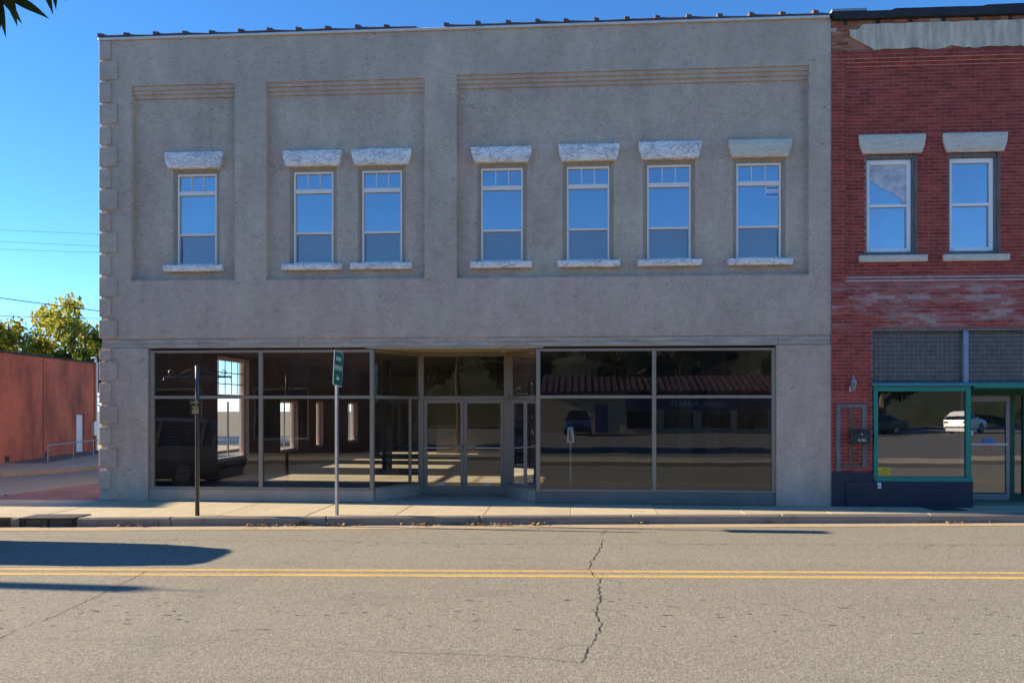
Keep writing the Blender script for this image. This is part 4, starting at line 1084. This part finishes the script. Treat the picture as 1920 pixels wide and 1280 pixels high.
plate([(-0.075, 0.0), (0.075, 0.0), (0.05, 0.31), (-0.06, 0.31)], -0.03, -0.022, 1.165).build('flyer', 'sign_white', fs)
plate([(-0.04, 0.03), (0.035, 0.03), (-0.022, 0.27), (-0.034, 0.2)], -0.033, -0.0305, 1.165).build('flyer_print', 'print_black', fs)
plate([(-0.038, 0.035), (0.03, 0.035), (0.012, 0.085), (-0.036, 0.085)], -0.035, -0.0333, 1.165).build('flyer_print', 'print_red', fs)

# ------------------------------------------------------------------ red brick building across the side street
RB = thing('red_brick_building', 'long red brick building with white door across side street', 'building')
A, B2 = Vector((-23.4, -0.2)), Vector((-27.4, 31.4))
def rb(t): return A.lerp(B2, t)
dirv = (B2 - A).normalized(); nrm = Vector((dirv.y, -dirv.x))
def yt(y): return (y - A.y) / (B2.y - A.y)
def on(y, off=0.0): p = rb(yt(y)); return p + nrm * (off if nrm.x > 0 else -off)
RZT = 4.40
def wallpiece(name, y0, y1, z0, z1, off0, off1, m, parent):
    a, b, c, d = on(y0, off0), on(y1, off0), on(y1, off1), on(y0, off1)
    return MB().prism([tuple(a), tuple(b), tuple(c), tuple(d)], z0, z1).build(name, m, parent)
DY0, DY1 = 28.75, 29.75
wallpiece('wall', -0.2, DY0, -1.0, RZT, 0.0, -0.35, 'far_brick', RB)
wallpiece('wall', DY1, 31.4, -1.0, RZT, 0.0, -0.35, 'far_brick', RB)
wallpiece('wall', DY0, DY1, 1.52, RZT, 0.0, -0.35, 'far_brick', RB)
wallpiece('door_back', DY0, DY1, -1.0, 1.515, -0.30, -0.34, 'inside_dark', RB)
d = wallpiece('door', DY0 + 0.03, DY1 - 0.03, -0.56, 1.50, -0.10, -0.16, 'door_white', RB)
box('shading_front_wall', 'front_brick', RB, -37.5, -23.45, -0.19, 0.1, -0.3, 5.75)  # unseen front, added and raised to shade the sidewalk at left
wallpiece('parapet', -0.18, 7.0, RZT + 0.001, 5.72, -0.01, -0.34, 'far_brick', RB)  # unseen extra height, added to lengthen the shadow on the sidewalk
wallpiece('coping', 7.02, 31.5, RZT + 0.001, RZT + 0.09, 0.06, -0.40, 'roof_tar', RB)
wallpiece('expansion_joint', 25.0, 25.06, -0.66, RZT, 0.006, 0.001, 'roof_tar', RB)
MB().prism([(-37.4, 0.12), (-24.0, 0.12), (-27.9, 31.3), (-37.4, 31.3)], 4.0, 4.2).build('roof', 'roof_tar', RB)
box('back_wall', 'front_brick', RB, -37.5, -27.76, 31.32, 31.6, -1.0, 4.38)
for y in (19.0, 21.4, 25.2):
    wallpiece('vent', y, y + 0.4, -0.62, -0.36, 0.004, -0.01, 'roof_tar', RB)
dn = MB(); p = on(31.1, 0.09); dn.tube([(p.x, p.y, -0.6), (p.x, p.y, 4.45), (p.x - 0.1, p.y, 4.75), (p.x - 0.3, p.y, 4.7)], 0.07, 8); dn.build('downpipe', 'flashing', RB)
box('meter_box', 'flashing', RB, on(30.85, 0.0).x, on(30.85, 0.22).x, 30.6, 31.05, 0.3, 1.1)
HR = thing('handrail', 'steel pipe handrail on the ramp by the red wall', 'handrail')
pts = [Vector((-23.95, 21.2)), Vector((-24.65, 24.4)), Vector((-25.35, 27.4)), Vector((-25.75, 29.3)), Vector((-26.15, 31.2))]
for k, p in enumerate(pts):
    MB().tube([(p.x, p.y, -0.68), (p.x, p.y, 0.15)], 0.028, 8).build('post', 'rail_steel', HR)
MB().tube([(p.x, p.y, 0.15) for p in pts], 0.03, 8).build('rail', 'rail_steel', HR)
rp = MB(); q = [Vector((-24.1, 21.3)), Vector((-26.25, 31.2))]; w0, w1 = on(21.3, 0.005), on(31.2, 0.005)
rp.add([(q[0].x, q[0].y, -0.655), (q[1].x, q[1].y, -0.56), (w1.x, w1.y, -0.56), (w0.x, w0.y, -0.655), (q[0].x, q[0].y, -0.8), (q[1].x, q[1].y, -0.8)], [(0, 1, 2, 3), (0, 4, 5, 1)])
tag(rp.build('ramp', 'lot_asphalt'), kind='structure')

# ------------------------------------------------------------------ trees
def tree(name, label, loc, h, rad, leafmat, nleaf, lsize, seed, group=None, cz=0.62, clumps=34, squash=0.8, limbs=9):
    rng = random.Random(seed)
    T = thing(name, label, 'tree', group, loc)
    tr = MB(); base_r = h * 0.022
    tr.tube([(0, 0, -0.3), (rng.uniform(-.1, .1), rng.uniform(-.1, .1), h * 0.25), (rng.uniform(-.3, .3), rng.uniform(-.3, .3), h * 0.55), (rng.uniform(-.4, .4), rng.uniform(-.4, .4), h * 0.88)], [base_r * 1.3, base_r, base_r * 0.65, base_r * 0.2], 8)
    C = []
    for k in range(clumps):
        a = rng.uniform(0, 6.283); u = rng.uniform(-1, 1); r = rng.uniform(0.35, 1.0)
        s = math.sqrt(1 - u * u)
        C.append((Vector((math.cos(a) * s * r * rad, math.sin(a) * s * r * rad, h * cz + u * r * rad * squash)), rng.uniform(0.2, 0.4) * rad * 0.72))
    for k in range(limbs):
        c = C[k][0]; z0 = min(c.z * 0.75, h * rng.uniform(0.25, 0.6))
        tr.tube([(0, 0, z0), (c.x * 0.5, c.y * 0.5, z0 + (c.z - z0) * 0.6), tuple(c)], [base_r * 0.5, base_r * 0.3, base_r * 0.08], 6)
    tr.build('trunk', 'bark', T)
    lf = MB()
    for k in range(nleaf):
        c, cr = rng.choice(C)
        d = Vector((rng.gauss(0, 1), rng.gauss(0, 1), rng.gauss(0, 0.8)))
        p = c + d.normalized() * cr * (rng.random() ** 0.45)
        n = Vector((rng.gauss(0, 1), rng.gauss(0, 1), rng.gauss(0.4, 0.8))).normalized()
        t = n.cross(Vector((rng.gauss(0, 1), rng.gauss(0, 1), rng.gauss(0, 1)))).normalized(); b = n.cross(t)
        s = lsize * rng.uniform(0.6, 1.4)
        lf.add([p - t * s, p - b * s * 0.45 + n * s * 0.1, p + t * s, p + b * s * 0.45 + n * s * 0.1], [(0, 1, 2, 3)])
    lf.build('crown', leafmat, T)
    return T
G_ = 'trees behind the red building'
tree('tree', 'green and yellow tree at the left frame edge behind red building', (-47.5, 45.0, -0.7), 11.2, 4.8, 'leaf_autumn', 8500, 0.2, 1, G_, cz=0.6, clumps=44)
tree('tree', 'airy yellow green autumn tree nearest the grey building, behind red wall', (-39.8, 50.0, -0.7), 11.8, 4.9, 'leaf_autumn', 8500, 0.19, 2, G_, cz=0.6, clumps=48)
tree('tree', 'pale yellow tree between the two taller crowns behind red wall', (-43.2, 47.0, -0.7), 10.2, 4.2, 'leaf_autumn', 6500, 0.19, 3, G_, cz=0.6, clumps=40)
tree('tree', 'green tree low over the right end of red roof', (-36.3, 46.0, -0.7), 9.4, 3.6, 'leaf_green', 5000, 0.18, 4, G_, cz=0.58, clumps=40)
tree('tree', 'thin green tree farthest back behind the red roof', (-53.0, 58.0, -0.7), 12.4, 4.8, 'leaf_green', 5000, 0.22, 5, G_, cz=0.6, clumps=44)
for i, (x, y, h) in enumerate(((-14, -62, 10.5), (-5, -66, 12), (4, -61, 10.5), (12, -67, 12), (21, -64, 11), (30, -70, 12), (-24, -66, 11))):
    tree('lot_tree', 'dark tree across the lot, %s in its row, seen in the glass' % ('second from left', 'third from left', 'middle one', 'third from right', 'second from right', 'rightmost', 'leftmost')[i], (x, y, -0.05), h, 4.6, 'leaf_dark', 2600, 0.42, 30 + i, 'dark trees across the parking lot', cz=0.55)
# near street tree whose leaves hang into the top left corner
ST = thing('street_tree', 'street tree with dark pointed leaves hanging in top left corner', 'tree', loc=(-4.6, -14.7, 0.0))
tr = MB(); tr.tube([(0, 0, -0.1), (0.05, 0, 1.6), (-0.05, 0.05, 3.2), (0.1, 0.0, 4.8), (0.0, 0.1, 6.2)], [0.16, 0.12, 0.10, 0.06, 0.02], 10)
limbs = [[(0.0, 0, 3.3), (1.2, 0.3, 3.75), (2.2, 0.45, 3.62), (2.78, 0.5, 3.36)], [(0, 0, 3.6), (-1.0, 0.6, 4.2), (-1.9, 0.9, 4.4)], [(0, 0, 3.9), (0.4, -1.0, 4.5), (0.5, -1.9, 4.6)], [(0, 0, 4.4), (-0.5, -0.8, 5.2), (-0.8, -1.5, 5.4)], [(0.05, 0, 4.6), (0.6, 0.7, 5.4), (0.9, 1.2, 5.7)]]
for l in limbs: tr.tube(l, [0.05, 0.03, 0.02, 0.008][:len(l)], 6)
tr.build('trunk', 'bark', ST)
def lance(mb, p, d, L, w, droop):
    p, d = Vector(p), Vector(d).normalized(); s = d.cross(Vector((0, 1, 0.2))).normalized()
    P = []; n = 6
    for k in range(n + 1):
        t = k / n; c = p + d * (L * t) + Vector((0, 0, -droop * t * t)); ww = w * math.sin(math.pi * (0.08 + 0.92 * t) ** 0.8) * (1 - 0.2 * t)
        P.append((c - s * ww, c + s * ww))
    for k in range(n): mb.add([P[k][0], P[k][1], P[k + 1][1], P[k + 1][0]], [(0, 1, 2, 3)])
rng = random.Random(5)
for px, pz, dx, dz, L in ((2.93, 3.205, 0.25, -0.7, 0.10), (2.965, 3.215, 0.05, -1, 0.09), (2.985, 3.22, 0.35, -0.8, 0.08), (3.015, 3.225, 0.1, -1, 0.06), (2.80, 3.155, 0.25, -1, 0.13), (2.81, 3.15, 0.75, -0.75, 0.13), (2.83, 3.145, 1, -0.35, 0.13), (2.80, 3.13, 0.0, -1, 0.13), (2.84, 3.14, 0.5, -1, 0.10), (2.80, 3.17, 1, -0.05, 0.10)):
    mb = MB(); lance(mb, (px + rng.uniform(-.005, .005), 0.5 + rng.uniform(-.02, .02), pz), (dx, rng.uniform(-.2, .2), dz), L, 0.0155, 0.025)
    mb.build('leaf', 'leaf_dark', ST)
MB().tube([(2.78, 0.5, 3.36), (2.80, 0.5, 3.25), (2.80, 0.5, 3.15)], [0.008, 0.005, 0.003], 5).build('twig', 'bark', ST)
MB().tube([(2.6, 0.48, 3.50), (2.9, 0.5, 3.32), (2.97, 0.5, 3.215)], [0.008, 0.005, 0.003], 5).build('twig', 'bark', ST)
lf = MB()
for k in range(1500):
    l = rng.choice(limbs[1:]); i = rng.randrange(len(l) - 1); p = Vector(l[i]).lerp(Vector(l[i + 1]), rng.random()) + Vector((rng.gauss(0, .3), rng.gauss(0, .3), rng.gauss(0.1, .25)))
    if p.x > 0.9 : continue
    lance(lf, p, (rng.gauss(0, 1), rng.gauss(0, 1), -0.8), rng.uniform(0.08, 0.13), 0.016, 0.03)
lf.build('crown', 'leaf_dark', ST)

# ------------------------------------------------------------------ cables, added signal that shades the road
def cable(label, a, b, sag, r=0.006):
    a, b = Vector(a), Vector(b); P = []
    for k in range(25):
        t = k / 24; p = a.lerp(b, t); p.z -= sag * 4 * t * (1 - t); P.append(p)
    tag(MB().tube(P, r, 5).build('utility_cable', 'cable'), label, 'cable', 'overhead cables')
PL = thing('utility_pole', 'tall wooden utility pole left of the red brick building', 'utility pole', loc=(-42.5, 14.0, -0.6))
MB().tube([(0, 0, 0), (0, 0, 12.0)], [0.17, 0.11], 10).build('pole', 'pole_wood', PL)
MB().bar((0, -1.1, 11.2), (0, 1.1, 11.2), 0.1, 0.12).build('crossarm', 'pole_wood', PL)
PR = thing('utility_pole', 'wooden utility pole hidden behind the grey building', 'utility pole', loc=(-9.0, 27.0, -0.7))
MB().tube([(0, 0, 0), (0, 0, 12.0)], [0.17, 0.11], 10).build('pole', 'pole_wood', PR)
MB().bar((0, -1.1, 11.2), (0, 1.1, 11.2), 0.1, 0.12).build('crossarm', 'pole_wood', PR)
cable('topmost thin cable crossing the sky left of grey building', (-42.5, 13.0, 10.75), (-9.0, 26.0, 10.65), 1.0)
cable('second thin cable, just under the topmost, left of grey building', (-42.5, 15.0, 10.55), (-9.0, 28.0, 10.45), 1.0)
cable('third thin cable down crossing the sky left of grey building', (-42.4, 14.0, 9.8), (-9.0, 27.0, 10.0), 0.9)
cable('thick dark cable sloping down to right over the left tree tops', (-42.4, 14.0, 9.4), (-9.0, 27.0, 5.2), 0.5, 0.02)
cable('lowest cable passing in front of the left tree crowns', (-42.4, 14.0, 6.6), (-9.0, 27.0, 6.4), 0.5, 0.014)
SG = thing('shadow_signal', 'unseen yellow traffic signal on a span wire, added for its road shadow', 'traffic signal')
for x, y in ((-22.5, 1.4), (-22.3, -14.6)):
    MB().tube([(x, y, -0.1), (x, y, 7.4)], [0.13, 0.10], 10).build('mast', 'galvanised', SG)
MB().tube([(-22.5, 1.4, 7.1), (-22.35, -6.5, 6.55), (-22.3, -14.6, 7.1)], 0.004, 5).build('span_wire', 'cable', SG)
hd = box('signal_head', 'signal_yellow', SG, -22.5, -22.25, -6.62, -6.28, 5.15, 6.25, 0.03)  # out of view, added to throw a soft shadow band on the road
for z in (5.33, 5.70, 6.07):
    l_ = MB().lathe((0, 0, 0), [(0.0, 0.0), (0.13, 0.0), (0.15, -0.16)], 12).build('lens_visor', 'print_black', hd); l_.location = (-22.245, -6.45, z); l_.rotation_euler = (0, R(-90), 0)
MB().tube([(-22.37, -6.45, 6.25), (-22.36, -6.45, 6.56)], 0.02, 6).build('hanger', 'galvanised', SG)

# ------------------------------------------------------------------ vehicles
def car(name, label, loc, rz, paint, suv, group=None, L=4.6, W=1.84):
    T = thing(name, label, 'car', group, loc, rz)
    H = 1.72 if suv else 1.45; belt = 1.05 if suv else 0.93; hood = 1.0 if suv else 0.86; w = W / 2
    if suv: ST_ = [(-L/2, .55, .9, .62), (-L/2 + .08, .40, belt, belt + .02), (-L/2 + .22, .34, belt, 1.35), (-L/2 + .55, .28, belt, H - .05), (-.6, .26, belt, H), (.45, .26, belt, H - .02), (1.2, .28, belt - .02, hood + .06), (1.95, .32, hood - .06, hood - .03), (L/2 - .08, .38, .78, .82), (L/2, .5, .66, .68)]
    else: ST_ = [(-L/2, .5, .75, .78), (-L/2 + .1, .36, belt - .02, belt), (-L/2 + .75, .28, belt, belt + .03), (-1.0, .26, belt, H - .06), (-.35, .25, belt, H), (.35, .25, belt, H - .03), (1.15, .28, belt - .04, hood + .04), (1.9, .32, hood - .08, hood - .05), (L/2 - .08, .38, .66, .7), (L/2, .46, .58, .6)]
    rows = []
    for i, (x, zb, zbelt, zr) in enumerate(ST_):
        tp = 0.9 if i in (0, len(ST_) - 1) else 1.0
        wr = w * tp * (0.97 - 0.30 * max(0, zr - zbelt) / 0.65)
        rows.append([(x, w * tp * 0.93, zb), (x, w * tp, zb + .12), (x, w * tp, (zb + zbelt) / 2 + .08), (x, w * tp * .97, zbelt), (x, wr, zr - .04 * (zr > zbelt + .1)), (x, wr * .72, zr + .02), (x, 0, zr + .03)])
    body, gl = MB(), MB()
    for s in (1, -1):
        for i in range(len(rows) - 1):
            cabin = (ST_[i][3] - ST_[i][2] > .2) + (ST_[i + 1][3] - ST_[i + 1][2] > .2)
            for j in range(6):
                f = [rows[i][j], rows[i + 1][j], rows[i + 1][j + 1], rows[i][j + 1]]
                f = [(p[0], p[1] * s, p[2]) for p in f]
                if s < 0: f = f[::-1]
                tgt = gl if (cabin >= 1 and j == 3) or (cabin == 1 and j > 3) else body
                tgt.add(f, [(0, 1, 2, 3)])
    for e in (0, -1):
        P = rows[e] + [(p[0], -p[1], p[2]) for p in rows[e][::-1]]
        body.add(P, [tuple(range(len(P)))])
    for s in (1, -1):
        for i, q in enumerate(ST_):
            if q[3] - q[2] > .2:
                a_, b_ = rows[i][3], rows[i][4]; body.bar((a_[0], a_[1] * s, a_[2]), (b_[0], b_[1] * s, b_[2]), .09, .03, (0, 1, 0))
    body.box(-L/2 + .1, L/2 - .1, -w * .85, w * .85, .2, .45)
    body.build('body', paint, T); gl.build('window', 'car_glass', T)
    for x in (-L * .29, L * .31):
        for s in (1, -1):
            R_ = 0.35 if suv else 0.32; y0 = s * (w - .2); y1 = s * (w + .015)
            t = MB(); t.tube([(x, y0, R_), (x, y1, R_)], R_, 20); wh = t.build('wheel', 'tyre', T)
            MB().tube([(x, y1 - s * .01, R_), (x, y1 + s * .008, R_)], R_ * .62, 16).build('rim', 'rim', wh)
    for s in (1, -1):
        MB().box(L/2 - .12, L/2 - .02, min(s * w * .5, s * w * .86), max(s * w * .5, s * w * .86), .62, .76).build('headlight', 'lamp_clear', T)
        MB().box(-L/2 + .02, -L/2 + .14, min(s * w * .55, s * w * .92), max(s * w * .55, s * w * .92), .82, .98).build('tail_light', 'lamp_red', T)
        MB().box(.55, .75, min(s * w, s * (w + .16)), max(s * w, s * (w + .16)), belt, belt + .13).build('mirror', paint, T)
    return T
car('sport_utility_car', 'dark grey utility car waiting in the far lane, outside the left edge', (-11.12, -5.15, -0.15), R(180), 'car_grey', True)
car('sport_utility_car', 'white utility car reflected in the teal framed shop window', (29.6, -50.0, -0.05), R(-37), 'car_white', True, 'cars in the parking lot')
car('sedan', 'black sedan reflected left of the white car in shop window', (22.6, -50.5, -0.05), R(170), 'car_black', False, 'cars in the parking lot')
car('sedan', 'dark grey sedan reflected at left edge of the shop window', (18.6, -46.0, -0.05), R(185), 'car_grey', False, 'cars in the parking lot')
car('sport_utility_car', 'blue utility car reflected above the flyer in the storefront glass', (0.3, -46.0, -0.05), R(90), 'car_blue', True, 'cars in the parking lot')

# ------------------------------------------------------------------ low market building across the lot
MK = thing('market_building', 'low beige market building with ribbed red metal roof across the lot', 'building')
box('wall', 'market_wall', MK, -3.0, 17, -60, -50, -0.05, 3.2)
rb_ = MB(); rb_.quad((-3.8, -48.6, 3.1), (17.6, -48.6, 3.1), (17.6, -52.8, 4.4), (-3.8, -52.8, 4.4)).quad((-3.8, -48.6, 3.02), (17.6, -48.6, 3.02), (17.6, -52.8, 4.32), (-3.8, -52.8, 4.32))
rb_.box(-3.8, 17.6, -60.5, -52.8, 4.2, 4.41)
rb_.build('roof', 'market_roof', MK)
k = -3.7
while k < 17.5:
    MB().bar((k, -48.58, 3.14), (k, -52.8, 4.44), 0.05, 0.06).build('roof_rib', 'market_roof', MK); k += 0.5
box('fascia', 'market_fascia', MK, 4.0, 15.0, -49.99, -49.9, 1.75, 2.95)
sg = text('sign_lettering', 'UNDER  MARKET', 0.55, 'sign_white', MK, (9.5, -49.88, 2.0), rot=(R(90), 0, R(180)), depth=0.01)
for x in (5.2, 8.0, 10.8, 13.6):
    box('shop_window', 'car_glass', MK, x - 1.1, x + 1.1, -49.99, -49.95, 0.3, 1.7)
box('door', 'market_fascia', MK, 1.6, 2.7, -49.99, -49.95, 0.0, 2.2)

# wooded rise beyond the lot and the store across the street, both seen only in the glass
hl = MB(); nx, ny = 60, 8; V = {}
for i in range(nx + 1):
    for j in range(ny + 1):
        x = -150 + 300 * i / nx; t = j / ny; y = -74 - 40 * t
        z = -0.3 + 12.0 * min(1, t * 1.8) ** 0.7 + (1.6 * mnoise.noise((x * 0.09, y * 0.2, 0)) + 1.2 * mnoise.noise((x * 0.4, y * 0.4, 3))) * min(1, t * 3)
        V[i, j] = len(hl.v); hl.v.append((x, y, z))
for i in range(nx):
    for j in range(ny): hl.f.append((V[i, j], V[i + 1, j], V[i + 1, j + 1], V[i, j + 1]))
rng = random.Random(9); plain('woods', (0.03, 0.04, 0.015), 0.95, 0.4, 0.5, 4, 0.6)
tag(hl.build('hill', 'woods'), kind='structure')
DS = thing('brick_store', 'dark brick store across the street, seen in the left panes', 'building')
plain('dark_brick', (0.10, 0.05, 0.04), 0.85, 0.3, 2, 30, 0.3)
relief([-34, -8.5] + [v for k in range(5) for v in (-32 + k * 4.6, -29.6 + k * 4.6)], [-0.05, 0.5, 2.7, 6.4],
       lambda u, v: None if 0.5 < v < 2.7 and any(-32 + k * 4.6 < u < -29.6 + k * 4.6 for k in range(5)) else 0.0, 0.25, lambda u, v, d: (u, -19.0 - d, v)).build('wall', 'dark_brick', DS)
box('side_wall', 'dark_brick', DS, -8.75, -8.5, -24.5, -19.26, -0.05, 6.4)
box('roof', 'roof_tar', DS, -34, -8.76, -24.5, -19.26, 5.9, 6.1)
for k in range(5):
    a = -32 + k * 4.6
    w_ = MB(); w_.box(a, a + 2.4, -19.16, -19.1, 0.5, 0.58).box(a, a + 2.4, -19.16, -19.1, 2.62, 2.7).box(a, a + .08, -19.16, -19.1, .581, 2.619).box(a + 2.32, a + 2.4, -19.16, -19.1, .581, 2.619).build('window', 'white_vinyl', DS)
    box('window_back', 'inside_dark', DS, a, a + 2.4, -19.4, -19.3, 0.5, 2.7)

wd = MB(); rng = random.Random(12)
for cx, n in ((-4.55, 26), (-2.0, 10), (3.4, 12), (-7.0, 8), (6.9, 14), (1.2, 8)):
    for k in range(n):
        x = cx + rng.gauss(0, 0.06); y = kerb_y(x) - 0.015 - abs(rng.gauss(0, 0.02)); h = rng.uniform(0.03, 0.10); a = rng.uniform(0, 6.28); d = rng.uniform(0.01, 0.05)
        wd.add([(x - 0.004, y, -0.141), (x + 0.004, y, -0.141), (x + math.cos(a) * d + 0.002, y + math.sin(a) * d, -0.141 + h), (x + math.cos(a) * d - 0.002, y + math.sin(a) * d, -0.141 + h)], [(0, 1, 2, 3)])
tag(wd.build('weeds', 'leaf_green'), 'thin green weeds sprouting along the kerb foot', 'weeds', kind='stuff')
